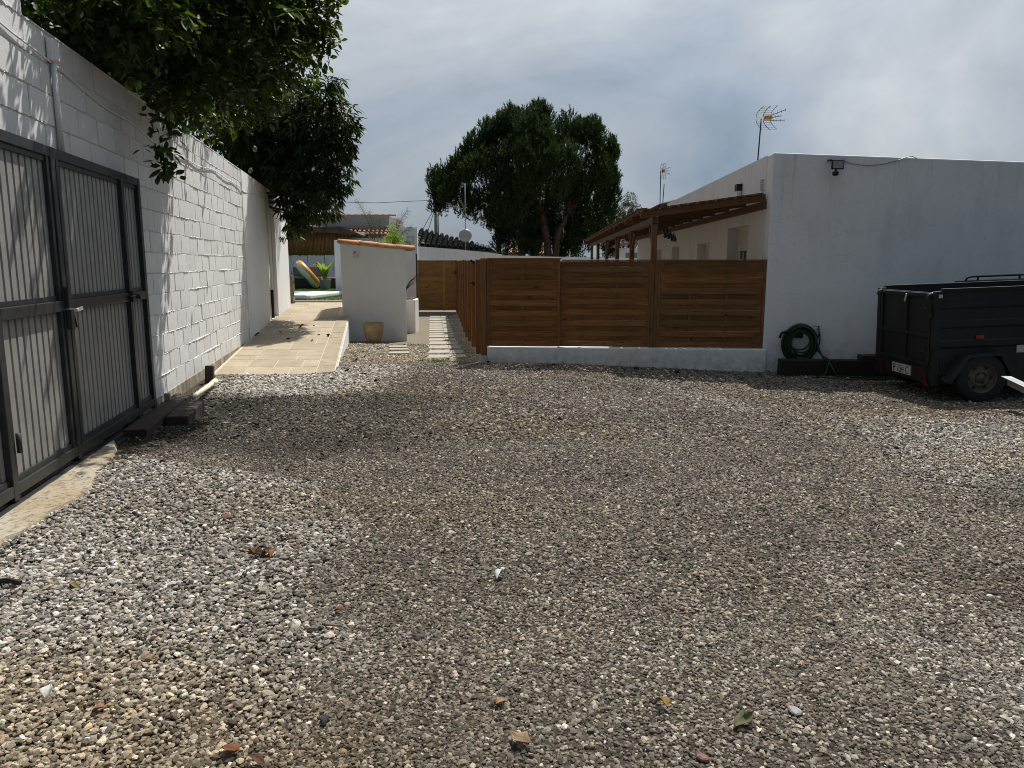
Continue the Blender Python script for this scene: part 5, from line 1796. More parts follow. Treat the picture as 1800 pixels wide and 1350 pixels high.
mb.tube([(-0.82, -0.5, yz + 0.05), (-0.80, -0.5, yz + 0.27)], 0.009, 5)
mb.tube([(-0.02, 0, yz), (-0.26, -0.1, yz + 0.5)], 0.012, 5).tube([(-0.02, 0, yz), (-0.2, -0.1, yz - 0.25)], 0.01, 5)
for k in range(6):
    f = k / 6 + 0.1
    mb.tube([(-0.26 * f - 0.05, -0.1 * f, yz + 0.5 * f), (-0.26 * f + 0.05, -0.1 * f, yz + 0.5 * f + .02)], 0.006, 4)
mb.build('yagi_arms', M['dish'], sdish)
# utility pole with stays
pa_, pt2 = at(767, 430, 46), at(766, 372, 46)
up_ = empty('utility_pole', (pa_.x, 46, -0.4), 0, 'grey utility pole with stay wires beyond the dark roof', 'utility pole')
MB().tube([(0, 0, 0), (0, 0, at(766, 360, 46).z + 0.4)], [0.13, 0.10], 10).build('pole', M['pole_wood'], up_, True)
MB().tube([(0.16, 0, 0), (0.13, 0, at(766, 376, 46).z + 0.4)], 0.03, 6).build('cable_duct', M['dark_metal'], up_)
zt2 = at(766, 362, 46).z + 0.4
for k, u in enumerate((728, 745)):
    q = at(u, 430, 46)
    MB().tube([(0, 0, zt2), (q.x - pa_.x, 0, 0.4 + q.z)], 0.018, 5).build('stay_wire', M['wire'], up_)
a, b = at(560, 354, 46), at(760, 352, 46)
mid = (a + b) / 2 - Vector((0, 0, 0.12))
tag(MB().tube([at(300, 350, 46), a, mid, b], 0.016, 4).build('overhead_wire', M['wire']), 'thin overhead wire crossing the sky to the pole', 'wire')
# two small tiled roofs under the pine
for k, (u0, v0, u1, v1, ridge) in enumerate(((884, 448, 922, 446, 431), (932, 449, 962, 449, 434))):
    Yf = 44 + k
    p0, p1 = at(u0, v0, Yf), at(u1, v1, Yf)
    pk = at(u0 + (u1 - u0) * (.45 if k == 0 else .35), ridge, Yf + 3)
    o = empty('distant_roof', (p0.x, Yf, 0), 0, ['pale tiled roof under the pine, wider one', 'pale tiled roof under the pine, narrower one by the trunk'][k], 'roof', 'tiled roofs under the pine')
    w = p1.x - p0.x
    MB().add([(0, 0, p0.z), (w, 0, p1.z), (w * .9, 3, pk.z), (w * .25, 3, pk.z), (0, 0, -.6), (w, 0, -.6), (w * .9, 3, -.6), (w * .25, 3, -.6)],
             [(0, 1, 2, 3), (0, 4, 5, 1), (1, 5, 6, 2), (2, 6, 7, 3), (3, 7, 4, 0)]).build('roof_deck', M['far_grey'], o)
    nx_ = 7
    for i in range(nx_):
        f = (i + .5) / nx_
        e0 = Vector((w * f, 0, p0.z + (p1.z - p0.z) * f))
        e1_ = Vector((w * (.25 + .65 * f), 3, pk.z))
        d_ = e1_ - e0
        x_ = d_.normalized(); y_ = Vector((0, 0, 1)).cross(x_).normalized(); upv = x_.cross(y_)
        for j in range(6):
            ob_ = put('roof_tile', rt_m, o, 0, e0 + d_ * (j / 6) + upv * 0.03)
            ob_.rotation_euler = Matrix((x_, y_, upv)).transposed().to_euler()
# small house far behind the pergola
fa, fb = at(1086, 455, 40), at(1128, 455, 40)
fh = empty('far_cottage', (fa.x, 40, -0.5), 0, 'tiny white cottage with tiled gable seen under the pergola', 'house')
w = fb.x - fa.x + 2
ze = at(1090, 436, 40).z + 0.5
MB().bx(0, w, 0, 4, 0, ze).build('wall', M['far_white'], fh)
zr2 = at(1120, 420, 40).z + 0.5
MB().add([(-0.3, -0.3, ze), (w, -0.3, zr2 + .3), (w, 4, zr2 + .3), (-0.3, 4, ze), (-0.3, -0.3, ze + .12), (w, -0.3, zr2 + .45), (w, 4, zr2 + .45), (-0.3, 4, ze + .12)],
         [(0, 1, 2, 3), (4, 7, 6, 5), (0, 4, 5, 1), (1, 5, 6, 2), (2, 6, 7, 3), (3, 7, 4, 0)]).build('roof', M['roof_red'], fh)
MB().bx(0.4, 1.1, -0.02, 0.02, 0.8, ze - 0.25).build('window', M['glass'], fh)

# ------------------------------------------------------------------ trees
def unit(a):
    return a / np.maximum(np.linalg.norm(a, axis=1, keepdims=True), 1e-9)


def leaf_mesh(name, P, D, ln, wd, mat, fold=0.18, droop=0.0, upbias=1.0):
    N = len(P)
    D = unit(D)
    up = np.tile(np.array([[0, 0, 1.0]]), (N, 1)) * upbias + rng.normal(0, 0.55, (N, 3))
    side = unit(np.cross(D, up))
    nrm = np.cross(side, D)
    ln = ln[:, None]
    wd = wd[:, None]
    base = P
    m = P + D * ln * 0.42 - nrm * wd * fold
    l_ = P + D * ln * 0.42 + side * wd * 0.5
    r_ = P + D * ln * 0.42 - side * wd * 0.5
    m2 = P + D * ln * 0.75 - nrm * wd * fold * .7 - np.array([[0, 0, 1]]) * ln * droop * .5
    l2 = m2 + side * wd * 0.36 + nrm * wd * fold * .5
    r2 = m2 - side * wd * 0.36 + nrm * wd * fold * .5
    tip = P + D * ln - np.array([[0, 0, 1]]) * ln * droop
    V = np.stack([base, l_, m, r_, l2, m2, r2, tip], 1).reshape(-1, 3)
    t = np.array([[0, 2, 1], [0, 3, 2], [1, 2, 5], [1, 5, 4], [2, 3, 6], [2, 6, 5], [4, 5, 7], [5, 6, 7]])
    Fq = (np.arange(N)[:, None, None] * 8 + t[None]).reshape(-1, 3)
    return npmesh(name, V, Fq, mat)


def lobe_points(lobes, per, shell=0.45, jit=0.14):
    """points through ellipsoid lobes, more of them near the skin; returns points and outward directions"""
    P, O = [], []
    for (c, r) in lobes:
        n_ = int(per * r[0] * r[1] * r[2] ** .5 + 5)
        d = unit(rng.normal(0, 1, (n_, 3)))
        rad = (1 - shell * rng.random(n_) ** 1.6)[:, None] * (1 + jit * rng.normal(0, 1, (n_, 1)))
        P.append(np.array(c)[None] + d * rad * np.array(r)[None])
        O.append(d)
    return np.concatenate(P), np.concatenate(O)


def px_lobes(rows):
    out = []
    for (u, v, Y_, r) in rows:
        p = at(u, v, Y_)
        rr = r if isinstance(r, tuple) else (r, r, r)
        out.append((tuple(p), rr))
    return out


def limb(mb, a, b, r0, r1, wob=0.15, n=6):
    a, b = Vector(a), Vector(b)
    pts, rs = [], []
    for i in range(n + 1):
        f = i / n
        p = a.lerp(b, f) + Vector((random.uniform(-1, 1), random.uniform(-1, 1), random.uniform(-.5, .5))) * wob * math.sin(math.pi * f)
        pts.append(p)
        rs.append(r0 + (r1 - r0) * f)
    mb.tube(pts, rs, 7)


# lemon tree leaning over the wall
lob = px_lobes([(130, -60, 6.4, .8), (215, -5, 6.9, .55), (300, 10, 7.6, .75), (370, 30, 8.0, .8), (440, 30, 8.6, .7), (505, 25, 8.9, .55), (543, 50, 9.0, .24), (535, 5, 9.0, .4),
                (268, 85, 7.6, .38), (350, 110, 8.6, .52), (430, 110, 9.2, .62), (490, 105, 9.6, .5), (246, 140, 7.4, .17), (300, 160, 8.0, .24), (368, 175, 9.3, .36), 
                (286, 215, 7.3, .13), (284, 262, 7.25, .09), (290, 292, 7.25, .05), (170, 35, 6.6, .26),
                (330, -130, 8.2, 1.1), (470, -90, 9.2, .9)])
lob += [((-4.6, 7.6, 4.2), (1.1, 1.4, 1.0)), ((-4.9, 9.4, 4.0), (1.1, 1.3, .9)), ((-5.2, 11.2, 3.9), (1.0, 1.2, .8))]
lt_ = empty('lemon_tree', (-5.3, 8.6, -0.2), 0, 'dense lemon tree overhanging the block wall above the gate', 'tree')
P, O = lobe_points(lob, 520)
keep = ~((P[:, 0] < wallx(P[:, 1]) + 0.16) & (P[:, 2] < TOP + 0.03)) & (P[:, 2] > 2.3)
P, O = P[keep], O[keep]
# sprigs of leaves
k_ = 7
Pn = np.repeat(P, k_, 0)
On = np.repeat(O, k_, 0)
dirn = unit(On * 0.6 + rng.normal(0, 0.55, On.shape) + np.array([[0, 0, -0.12]]))
Pn = Pn + np.repeat(unit(O + rng.normal(0, .5, O.shape)), k_, 0) * np.tile(np.linspace(-.11, .11, k_), len(P))[:, None] + rng.normal(0, .02, Pn.shape)
D_ = unit(dirn + rng.normal(0, 0.5, dirn.shape))
keep = ~((Pn[:, 0] < wallx(Pn[:, 1]) + 0.10) & (Pn[:, 2] < TOP + 0.05))
Pn, D_ = Pn[keep], D_[keep]
N_ = len(Pn)
loc0 = np.array(lt_.location)
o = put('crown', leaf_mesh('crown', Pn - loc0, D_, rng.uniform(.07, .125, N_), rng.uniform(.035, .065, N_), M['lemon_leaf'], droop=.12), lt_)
mb = MB()
tip0 = Vector((-4.9, 8.4, 2.6)) - lt_.location
limb(mb, (0, 0, 0), tip0, 0.14, 0.1)
for (c, r) in lob[::1]:
    if r[0] > 0.3:
        limb(mb, tip0, Vector(c) - lt_.location, 0.05, 0.012, 0.2)
mb.build('trunk', M['bark'], lt_, True)
lm_ = MB().lathe([(0.004, -0.042), (0.022, -0.032), (0.032, 0.0), (0.026, 0.026), (0.01, 0.038), (0.003, 0.046)], (0, 0, 0), 12).mesh('lemon', M['lemon'], True)
for (u, v, Y_) in ((225, 150, 7.05), (243, 149, 7.05), (325, 228, 7.6), (300, 205, 7.4), (376, 212, 8.6), (448, 262, 10.8), (440, 300, 11.5), (395, 150, 8.0), (340, 75, 7.5), (275, 125, 7.1), (470, 150, 9.0), (330, 160, 7.9)):
    p = at(u, v, Y_) - lt_.location
    put('lemon', lm_, lt_, 0, p, (random.uniform(-.5, .5), random.uniform(-.5, .5), 0))

# second tree with long drooping leaves, at the wall end
lob = px_lobes([(545, 215, 14.0, .62), (590, 215, 14.0, .42), (565, 165, 14.0, .3), (588, 148, 14.0, .15), (540, 150, 14.0, .16), (618, 215, 14.0, .17), (505, 230, 14.6, .8), (455, 215, 14.8, .8),
                (530, 290, 14.6, .7), (585, 270, 14.2, .38), (595, 320, 14.2, .28), (575, 335, 14.4, .4), (480, 310, 15.2, .7), (520, 345, 15.2, .55), (505, 378, 15.6, .36), (540, 378, 15.4, .3), (575, 365, 15.0, .22),
                (600, 248, 14.0, .25), (420, 160, 14.6, .75), (470, 175, 15.6, .7), (415, 215, 14.0, .6), (450, 255, 15.5, .75), (470, 300, 16.6, .7), (400, 195, 13.2, .45)])
lob = [((c[0] * (c[1] + 2) / c[1], c[1] + 2, CAM_H + (c[2] - CAM_H) * (c[1] + 2) / c[1]), tuple(x * 1.13 for x in r)) for c, r in lob]
mt = empty('mango_tree', (-6.6, 17.8, -0.2), 0, 'tree with long drooping leaves hanging over the ramp end of wall', 'tree')
P, O = lobe_points(lob, 360)
keep = ~((P[:, 0] < wallx(P[:, 1]) + 0.2) & (P[:, 2] < TOP + 0.1)) & (P[:, 2] > 1.9)
P, O = P[keep], O[keep]
k_ = 9
an = np.tile(np.arange(k_) * 2.4, len(P)) + rng.uniform(0, 6, len(P) * k_)
Pn = np.repeat(P, k_, 0) + rng.normal(0, .025, (len(P) * k_, 3))
D_ = np.stack([np.cos(an), np.sin(an), rng.uniform(-1.3, .25, an.size)], -1) + np.repeat(O, k_, 0) * 0.6
N_ = len(Pn)
loc0 = np.array(mt.location)
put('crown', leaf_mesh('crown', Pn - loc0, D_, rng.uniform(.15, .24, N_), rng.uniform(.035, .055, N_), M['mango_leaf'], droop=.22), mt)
mb = MB()
tip0 = Vector((-6.2, 17.5, 2.9)) - mt.location
limb(mb, (0, 0, 0), tip0, 0.16, 0.11)
for (c, r) in lob:
    limb(mb, tip0, Vector(c) - mt.location, 0.05, 0.012, 0.15)
mb.build('trunk', M['bark'], mt, True)


# stone pine
def pine(root, lobes, per, needle, ntuft, mat, wd=0.012):
    sub = []
    for (c, r) in lobes:                                   # every limb carries a cauliflower of small upright sprays
        m = int(19 * r[0] ** 1.7 + 6)
        d = unit(rng.normal(0, 1, (m, 3)) + np.array([[0, -.35, .55]]))
        for q in d:
            rr = rng.uniform(.26, .42) * min(1.0, .55 + r[0] * .4)
            sub.append((tuple(np.array(c) + q * (r[0] - .1) * rng.uniform(.82, 1.08)), (rr, rr, rr * 1.5)))
    P, O = lobe_points(sub, per, 0.5, 0.05)
    P2, O2 = lobe_points([(c, tuple(x * .8 for x in r)) for c, r in lobes], 230, 0.9, 0.05)
    P, O = np.concatenate([P, P2]), np.concatenate([O, O2])
    k2 = ntuft
    Pn = np.repeat(P, k2, 0)
    up = np.array([[0, 0, 1.0]])
    ax = unit(O * 0.55 + up * 1.0 + rng.normal(0, .2, O.shape))
    A = np.repeat(ax, k2, 0)
    t = np.tile(np.linspace(0, 1, k2), len(P))[:, None]
    Pn = Pn + A * t * needle * 1.3 + rng.normal(0, .01, Pn.shape)
    D = unit(A * 0.9 + rng.normal(0, .55, A.shape))
    cc_ = np.array([np.array(c) + np.array([rng.normal(0, r[0] * .4), rng.normal(0, r[0] * .4), r[2] * rng.uniform(.5, .95)]) for c, r in sub for _ in range(2)])
    A3 = np.repeat(unit(np.array([[0, 0, 1.0]]) + rng.normal(0, .16, cc_.shape)), 26, 0)          # upright candles of new growth
    P3 = np.repeat(cc_, 26, 0) + A3 * np.tile(np.linspace(0, .3, 26), len(cc_))[:, None]
    D3 = unit(A3 * 1.5 + rng.normal(0, .45, A3.shape))
    Pn, D = np.concatenate([Pn, P3]), np.concatenate([D, D3])
    L_ = needle * rng.uniform(.7, 1.1, (len(Pn), 1))
    sd = unit(np.cross(D, rng.normal(0, 1, D.shape))) * wd
    V = np.stack([Pn - sd, Pn + sd, Pn + D * L_], 1) - np.array(root.location)
    return put('crown', npmesh('crown', V.reshape(-1, 3), np.arange(len(Pn) * 3).reshape(-1, 3), mat), root)


YP = 40.0
rows = [(905, 226, YP, 1.15), (948, 216, YP, 1.0), (930, 245, YP - 1, 1.4), (872, 232, YP, .95), (1000, 232, YP, 1.1), (1038, 240, YP, .95), (1062, 270, YP, .85), (1072, 300, YP - .5, .55), (845, 262, YP, 1.0), (815, 290, YP, .85),
        (793, 320, YP, .75), (770, 338, YP, .55), (765, 322, YP + .5, .5), (775, 362, YP, .6), (800, 350, YP - .6, .9), (855, 310, YP - 1.2, 1.4), (920, 300, YP - 1.6, 1.6), (985, 295, YP - 1.4, 1.6), (1045, 320, YP - .5, 1.2), (1070, 345, YP, .6),
        (890, 360, YP - 1, 1.3), (835, 365, YP - .5, .7), (870, 395, YP, .8), (890, 425, YP, .7), (940, 370, YP + 1, 1.5), (1000, 360, YP + .6, 1.5), (1055, 385, YP, .95), (1065, 425, YP + 1, .9), (1020, 410, YP + 1, 1.2), (955, 415, YP + 2, 1.3), (1072, 320, YP, .5),
        (905, 405, YP + 1.5, 1.0), (1000, 440, YP + 2, 1.0), (930, 440, YP + 3, 1.0)]
pn = empty('pine_tree', (at(972, 455, YP).x, YP, -0.5), 0, 'big dark round crowned pine tree behind the boundary wall', 'tree')
lob = px_lobes([(u, v + (8 if v < 300 else 0), Y_, r * 0.84) for u, v, Y_, r in rows])
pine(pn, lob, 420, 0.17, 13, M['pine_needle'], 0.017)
mb = MB()
b0 = Vector((0, 0, 0))
f1 = at(962, 428, YP) - pn.location
f2 = at(978, 425, YP) - pn.location
limb(mb, b0, f1, 0.24, 0.2, .04)
limb(mb, f1, at(950, 370, YP) - pn.location, 0.19, 0.15, .08)
limb(mb, at(950, 370, YP) - pn.location, at(930, 300, YP) - pn.location, 0.14, 0.05, .1)
limb(mb, b0, f2, 0.22, 0.18, .04)
limb(mb, f2, at(998, 372, YP) - pn.location, 0.17, 0.13, .08)
limb(mb, at(998, 372, YP) - pn.location, at(1008, 310, YP) - pn.location, 0.13, 0.05, .1)
for (c, r) in lob[::2]:
    limb(mb, at(950, 365, YP) - pn.location if c[0] < 2.3 else at(998, 370, YP) - pn.location, Vector(c) - pn.location, 0.07, 0.02, .25)
mb.build('trunk', M['pine_bark'], pn, True)
# trunk of another tree by the dish
pk = empty('stub_trunk', (at(877, 440, 42).x, 42, -0.5), 0, 'short pale tree trunk beside the satellite dish', 'tree trunk')
mb = MB()
limb(mb, (0, 0, 0), at(876, 412, 42) - pk.location, 0.2, 0.15, .03)
limb(mb, at(876, 412, 42) - pk.location, at(892, 390, 42) - pk.location, 0.12, 0.06, .05)
mb.build('trunk', M['pole_wood'], pk, True)
# small grey green tree by the pine
ot = empty('olive_tree', (at(1108, 440, 42).x, 42, -0.5), 0, 'small grey green tree at the edge of the pine', 'tree')
lob = px_lobes([(1108, 352, 42, .38), (1100, 372, 42, .55), (1116, 375, 42, .4), (1102, 400, 42, .7), (1088, 395, 42.5, .7), (1116, 412, 42, .6), (1095, 430, 42, .8)])
P, O = lobe_points(lob, 900)
k_ = 8
Pn = np.repeat(P, k_, 0) + rng.normal(0, .05, (len(P) * k_, 3))
D_ = np.repeat(O, k_, 0) * .5 + rng.normal(0, .6, Pn.shape) + np.array([[0, 0, .4]])
put('crown', leaf_mesh('crown', Pn - np.array(ot.location), D_, rng.uniform(.07, .13, len(Pn)), rng.uniform(.02, .035, len(Pn)), M['olive_leaf']), ot)
mb = MB()
limb(mb, (0, 0, 0), at(1105, 400, 42) - ot.location, 0.1, 0.05, .05)
mb.build('trunk', M['bark'], ot, True)

# dead looking palm fronds and a leafy shrub behind the outbuilding
def frond(mb, base, tip, sag, ln, n=26, droop=0.7):
    base, tip = Vector(base), Vector(tip)
    pts = []
    for i in range(n + 1):
        f = i / n
        p = base.lerp(tip, f) + Vector((0, 0, sag * math.sin(math.pi * f * .9)))
        pts.append(p)
    mb.tube(pts, [0.012 * (1 - .7 * i / n) for i in range(n + 1)], 4)
    for i in range(4, n):
        d = (pts[i + 1] - pts[i]).normalized()
        sdv = d.cross(Vector((0, 1, 0.2))).normalized()
        for sg in (-1, 1):
            l2 = ln * (0.6 + 0.4 * math.sin(math.pi * i / n)) * random.uniform(.6, 1.1)
            e = pts[i] + (d * .75 + sdv * sg * .6 + Vector((random.uniform(-.3, .3), random.uniform(-.4, .4), -droop * random.random()))).normalized() * l2
            w = d * 0.007
            mb.add([pts[i] - w, pts[i] + w, e], [(0, 1, 2)])


for k, (spec, lab) in enumerate((([((660, 425), (626, 352), .3), ((664, 425), (648, 372), .1), ((668, 425), (668, 385), .1), ((658, 425), (640, 395), .05)], 'wispy dry palm fronds rising before the grey parapet wall'),
                                 ([((690, 425), (718, 372), .35), ((692, 425), (700, 385), .2), ((696, 425), (724, 400), .2), ((700, 425), (728, 440), .3)], 'dry palm fronds in front of the tall white patio wall'))):
    e0 = at(spec[0][0][0], spec[0][0][1], 25.5)
    o = empty('palm_plant', (e0.x, 25.5, -0.4), 0, lab, 'palm')
    mb = MB()
    for (b_px, t_px, sg) in spec:
        frond(mb, at(*b_px, 25.5) - o.location, at(*t_px, 25.5 + random.uniform(-.3, .3)) - o.location, sg * 0.5, 0.32)
    mb.build('fronds', M['palm_leaf'], o, fix=False)
    MB().tube([(0, 0, 0), (0.02, 0, at(*spec[0][0], 25.5).z + 0.4)], [0.07, 0.05], 7).build('stem', M['bark'], o, True)
sb = empty('leafy_shrub', (at(690, 430, 25.2).x, 25.2, -0.4), 0, 'fresh yellow green shrub poking over the terracotta coping', 'shrub')
lob = px_lobes([(692, 412, 25.2, (.16, .2, .35)), (688, 430, 25.2, (.25, .3, .3)), (700, 425, 25.2, (.15, .2, .2))])
P, O = lobe_points(lob, 2500)
k_ = 5
Pn = np.repeat(P, k_, 0) + rng.normal(0, .04, (len(P) * k_, 3))
D_ = np.repeat(O, k_, 0) * .5 + rng.normal(0, .4, Pn.shape) + np.array([[0, 0, .5]])
put('foliage', leaf_mesh('foliage', Pn - np.array(sb.location), D_, rng.uniform(.08, .16, len(Pn)), rng.uniform(.015, .03, len(Pn)), M['fresh_leaf']), sb)
MB().tube([(0, 0, 0), (0, 0, at(690, 425, 25.2).z + 0.4)], 0.02, 6).build('stem', M['bark'], sb)
# grass like plant in the planter, leaning out
pg_ = empty('planter_grass', (pa.x - 0.62, 20.4, -0.45 + zt + 0.02), 0, 'thin arching grass growing in the low white planter', 'plant')
mb = MB()
for k in range(16):
    t = random.uniform(-.6, 1.2)
    h_ = random.uniform(.5, 1.2)
    pts = [Vector((0.25 + f * (0.35 * math.cos(t) + .1) * h_ * (0.4 + f), f * 0.2 * math.sin(t * 3), h_ * (f - .35 * f * f))) for f in (0, .25, .5, .75, 1)]
    mb.tube(pts, [0.006, .006, .005, .004, .002], 3)
mb.build('blades', M['olive_leaf'], pg_)

# grass tuft on the path
tp_ = onz(770, 638, -0.03)
tf_ = empty('weed_tuft', (tp_.x, tp_.y, gzf(tp_.x, tp_.y)), 0, 'small green weed tuft growing in the path gravel', 'weed')
mb = MB()
for k in range(90):
    a = random.uniform(0, 6.28)
    r0 = random.uniform(0, .1)
    b = Vector((r0 * math.cos(a) * 1.5, r0 * math.sin(a), 0))
    e = b + Vector((math.cos(a) * random.uniform(.02, .09), math.sin(a) * .05, random.uniform(.03, .1)))
    mb.add([b + Vector((.005, 0, 0)), b - Vector((.005, 0, 0)), e], [(0, 1, 2)])
mb.build('blades', M['grass'], tf_, fix=False)

# ------------------------------------------------------------------ litter on the gravel
def leaf_thing(name, label, u, v, size, col, cat='leaf', group=None, curl=0.6, rz=None, seed=None, z=0.0):
    p = onz(u, v, 0.02 + z)
    size *= 0.78
    col = tuple(c * k_ for c, k_ in zip(col, (0.62, 0.66, 0.68)))
    mb = MB()
    n_ = 9
    for i in range(n_):
        f = i / (n_ - 1)
        w = size * 0.30 * math.sin(math.pi * (f * .96 + .03)) ** 1.15 * (1 + .18 * math.sin(f * 9 + u))
        zc = curl * size * (0.35 * math.sin(f * 5 + size * 90) * .4 + f * f * .4)
        for sg, dz in ((-1, curl * w * 1.1), (-.5, curl * w * .3), (0, 0), (.5, curl * w * .3), (1, curl * w * 1.1)):
            mb.v.append((size * (f - .5), sg * w + .04 * size * math.sin(f * 4), zc + dz + random.uniform(-1, 1) * .02 * size))
        if i:
            b0 = 5 * (i - 1)
            mb.f += [(b0 + k, b0 + k + 1, b0 + k + 6, b0 + k + 5) for k in range(4)]
    o = mb.build(name, mat_flat(name + '_' + str(u), col), None, True, fix=False, loc=(p.x, p.y, gzf(p.x, p.y) + 0.014 + z), rot=(random.uniform(-.25, .25), random.uniform(-.25, .25), random.uniform(0, 6.28) if rz is None else rz))
    md_ = o.modifiers.new('thick', 'SOLIDIFY')
    md_.thickness = 0.0012
    return tag(o, label, cat, group)


def chip(name, label, u, v, dims, col, cat='stone', rz=None, jag=0.25, group=None):
    p = onz(u, v, 0.02)
    dims = (dims[0] * 0.66, dims[1] * 0.66, dims[2] * 0.55)
    gm_ = sum(col) / 3
    col = tuple((c * 0.7 + gm_ * 0.3) * 0.66 for c in col)
    mb = MB()
    n_ = 9
    base = [1 + random.uniform(-jag, jag) for _ in range(n_)]
    for z, s_ in ((-.3, .8), (.35, 1.0), (.8, .86), (1.0, .55)):
        for k in range(n_):
            t = 2 * math.pi * k / n_
            q = base[k] * s_ * (1 + random.uniform(-.05, .05))
            mb.v.append((dims[0] / 2 * q * math.cos(t), dims[1] / 2 * q * math.sin(t), dims[2] * z * (1 + random.uniform(-.12, .12))))
    mb.f += [tuple(range(n_))[::-1], tuple(range(3 * n_, 4 * n_))]
    for r_ in range(3):
        mb.f += [(r_ * n_ + k, r_ * n_ + (k + 1) % n_, (r_ + 1) * n_ + (k + 1) % n_, (r_ + 1) * n_ + k) for k in range(n_)]
    o = mb.build(name, mat_flat(name + '_' + str(u), col), None, loc=(p.x, p.y, gzf(p.x, p.y) + 0.006), rot=(random.uniform(-.15, .15), random.uniform(-.15, .15), random.uniform(0, 6) if rz is None else rz))
    return tag(o, label, cat, group)


leaf_thing('dry_leaf', 'large rust brown leaf at the front edge of the gravel', 404, 1318, .105, (.19, .065, .03), rz=-.5)
leaf_thing('dry_leaf', 'dark brown leaf half buried beside the large rust leaf', 452, 1334, .07, (.12, .05, .025))
leaf_thing('dry_leaf', 'olive brown leaf lying alone on the gravel, front centre right', 1308, 1268, .11, (.13, .115, .05), rz=.5)
leaf_thing('dry_leaf', 'crumpled ochre leaf on the front gravel', 1163, 1237, .08, (.30, .16, .03), curl=.9)
leaf_thing('dry_leaf', 'pale tan leaf flat on the front gravel', 915, 1300, .11, (.30, .20, .11))
leaf_thing('dry_leaf', 'small orange tan leaf upright among the stones', 878, 1230, .06, (.36, .18, .08))
leaf_thing('dry_leaf', 'reddish leaf above the small twig on the gravel', 596, 1074, .075, (.22, .07, .035), curl=.6)
for k, (du, dv, s_) in enumerate(((-17, -1, .085), (-3, 4, .10), (9, 0, .09), (20, 3, .07), (0, -6, .08))):
    leaf_thing('dry_leaf', ['curled brown leaf on the outer side of the leaf heap on pale gravel', 'largest curled brown leaf in the heap on pale gravel', 'upright curled leaf in the heap on pale gravel', 'rusty flat leaf at the edge of the heap on pale gravel', 'dark twisted leaf at the back of the heap on pale gravel'][k], 460 + du, 972 + dv, s_, [(.13, .05, .022), (.09, .035, .018), (.11, .045, .02), (.26, .09, .04), (.05, .025, .016)][k], group='leaf heap on pale gravel', curl=.75, z=.004 * k)
leaf_thing('dry_leaf', 'small rust leaf above the leaf heap', 398, 911, .09, (.24, .08, .035))
leaf_thing('dry_leaf', 'tiny rust leaf beside the leaf heap', 522, 966, .06, (.27, .1, .045))
leaf_thing('dry_leaf', 'yellowish leaf on the left pale gravel', 132, 1033, .07, (.24, .17, .05))
leaf_thing('dry_leaf', 'pinkish brown leaf at the lower left gravel', 174, 1248, .08, (.34, .17, .11))
leaf_thing('paper_scrap', 'crumpled white paper scrap in the middle gravel', 880, 1008, .085, (.62, .66, .62), 'paper', curl=1.1)
leaf_thing('paper_scrap', 'torn white paper scrap on the far left gravel', 86, 1219, .08, (.66, .64, .58), 'paper', curl=.8)
leaf_thing('green_leaf', 'bright yellow green bud on the pale gravel', 478, 908, .035, (.35, .5, .03), 'leaf', curl=.9)
chip('flat_stone', 'flat light grey stone on the front gravel', 1398, 1246, (.085, .065, .02), (.36, .36, .36))
chip('brick_chip', 'pinkish red brick chip at the front gravel edge', 1236, 1326, (.08, .045, .02), (.30, .13, .09), 'brick chip')
chip('brick_chip', 'small red chip next to the flat grey stone', 1386, 1236, (.04, .03, .015), (.40, .13, .09), 'brick chip')
chip('brick_chip', 'dark red brick chip in the middle right gravel', 1199, 1070, (.06, .03, .02), (.30, .09, .05), 'brick chip')
chip('white_pebble', 'rounded white pebble on the right gravel', 1741, 1046, (.06, .045, .035), (.66, .64, .6), jag=.08)
chip('tile_shard', 'peach coloured tile shard on the left gravel', 221, 1128, (.085, .05, .018), (.58, .40, .27), 'tile shard')
chip('ochre_stone', 'ochre yellow stone near the peach shard', 262, 1153, (.075, .04, .03), (.38, .2, .05))
chip('tile_shard', 'beige square shard in the middle of the gravel', 651, 1060, (.045, .045, .015), (.45, .36, .25), 'tile shard')
chip('asphalt_lump', 'black asphalt lump at the front of the gravel', 570, 1262, (.085, .04, .03), (.035, .036, .04), 'stone')
chip('slate_shard', 'dark slate shard on the middle gravel', 738, 1113, (.085, .05, .015), (.07, .075, .08), 'stone')
chip('slate_shard', 'dark flat shard on the pale gravel below the leaf heap', 378, 1070, (.08, .05, .02), (.08, .08, .08), 'stone')
chip('wood_chip', 'short pale wood chip left of centre in the gravel', 813, 862, (.09, .025, .012), (.45, .34, .2), 'wood chip', rz=1.4)
chip('wood_chip', 'pale wood chip near the heap, pointing to the ramp', 650, 955, (.1, .03, .012), (.34, .26, .14), 'wood chip', rz=2.0)
chip('wood_chip', 'cream wood piece in the dark gravel by the sleepers', 395, 739, (.13, .06, .03), (.5, .42, .32), 'wood chip', rz=.1)
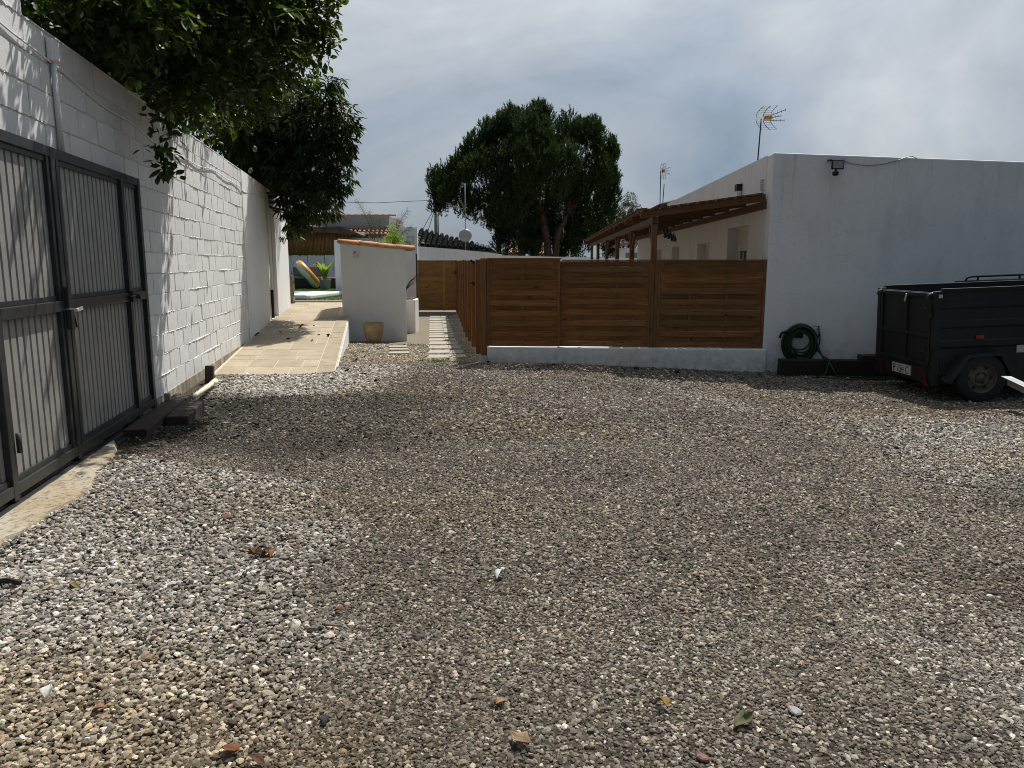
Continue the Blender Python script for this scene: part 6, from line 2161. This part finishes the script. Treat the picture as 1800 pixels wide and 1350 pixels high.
chip('wood_chip', 'ochre wood chip in the centre left gravel', 855, 790, (.1, .05, .02), (.5, .36, .2), 'wood chip')
p = onz(586, 1098, .03)
tag(MB().tube([(0, 0, .022), (0.012, -.03, .018), (0.008, -.07, .01)], .004, 6).tube([(-.03, .008, .024), (0, .0, .026), (.035, .004, .02)], .0045, 6).build('twig', mat_flat('twig_bark', (.17, .115, .07)), None, loc=(p.x, p.y, gzf(p.x, p.y))), 'forked small twig under the reddish leaf', 'twig')
p = onz(14, 1036, .03)
tag(MB().tube([(-.1, 0, 0), (0, .01, .01), (.06, .0, 0.0)], .012, 6).build('plastic_strip', M['black'], None, loc=(p.x, p.y, gzf(p.x, p.y) + .03)), 'black plastic strip on the gravel by the kerb', 'plastic')
# dry leaves on the ramp and at its foot
for k, (u, v) in enumerate(((530, 575), (552, 574), (493, 585), (507, 597), (560, 590), (549, 600), (577, 591), (452, 590), (474, 562))):
    p = at(u, v, 12.0)
    rr_ = ray(u, v)
    for Y_ in np.linspace(10.4, 20, 300):
        q = at(u, v, Y_)
        if q.z <= ramp_z(Y_) + 0.01:
            break
    o = leaf_thing('dry_leaf', 'small curled dry leaf lying on the tiled ramp', u, v, random.uniform(.09, .15), (.06, .035, .02), group='dry leaves on the ramp', curl=.8)
    o.location = (q.x, q.y, ramp_z(q.y) + 0.012)
for k, (u, v) in enumerate(((640, 655), (660, 668), (610, 648), (570, 668), (627, 627), (640, 620), (420, 720), (450, 745), (515, 756), (567, 802), (600, 780), (700, 790), (480, 690), (440, 705), (585, 662), (620, 680), (650, 640))):
    leaf_thing('dry_leaf', 'small dark dry leaf on the gravel around the ramp foot', u, v, random.uniform(.06, .12), (.045, .028, .018), group='dark leaves round the ramp foot', curl=.9)
for k, (u, v) in enumerate(((858, 637), (972, 642), (1098, 645), (1118, 643), (1190, 647), (1335, 648), (1350, 645))):
    leaf_thing('dry_leaf', 'black curled leaf at the foot of the low white wall', u, v, random.uniform(.07, .12), (.02, .016, .013), group='leaves at the low wall foot', curl=1.0, z=.015)
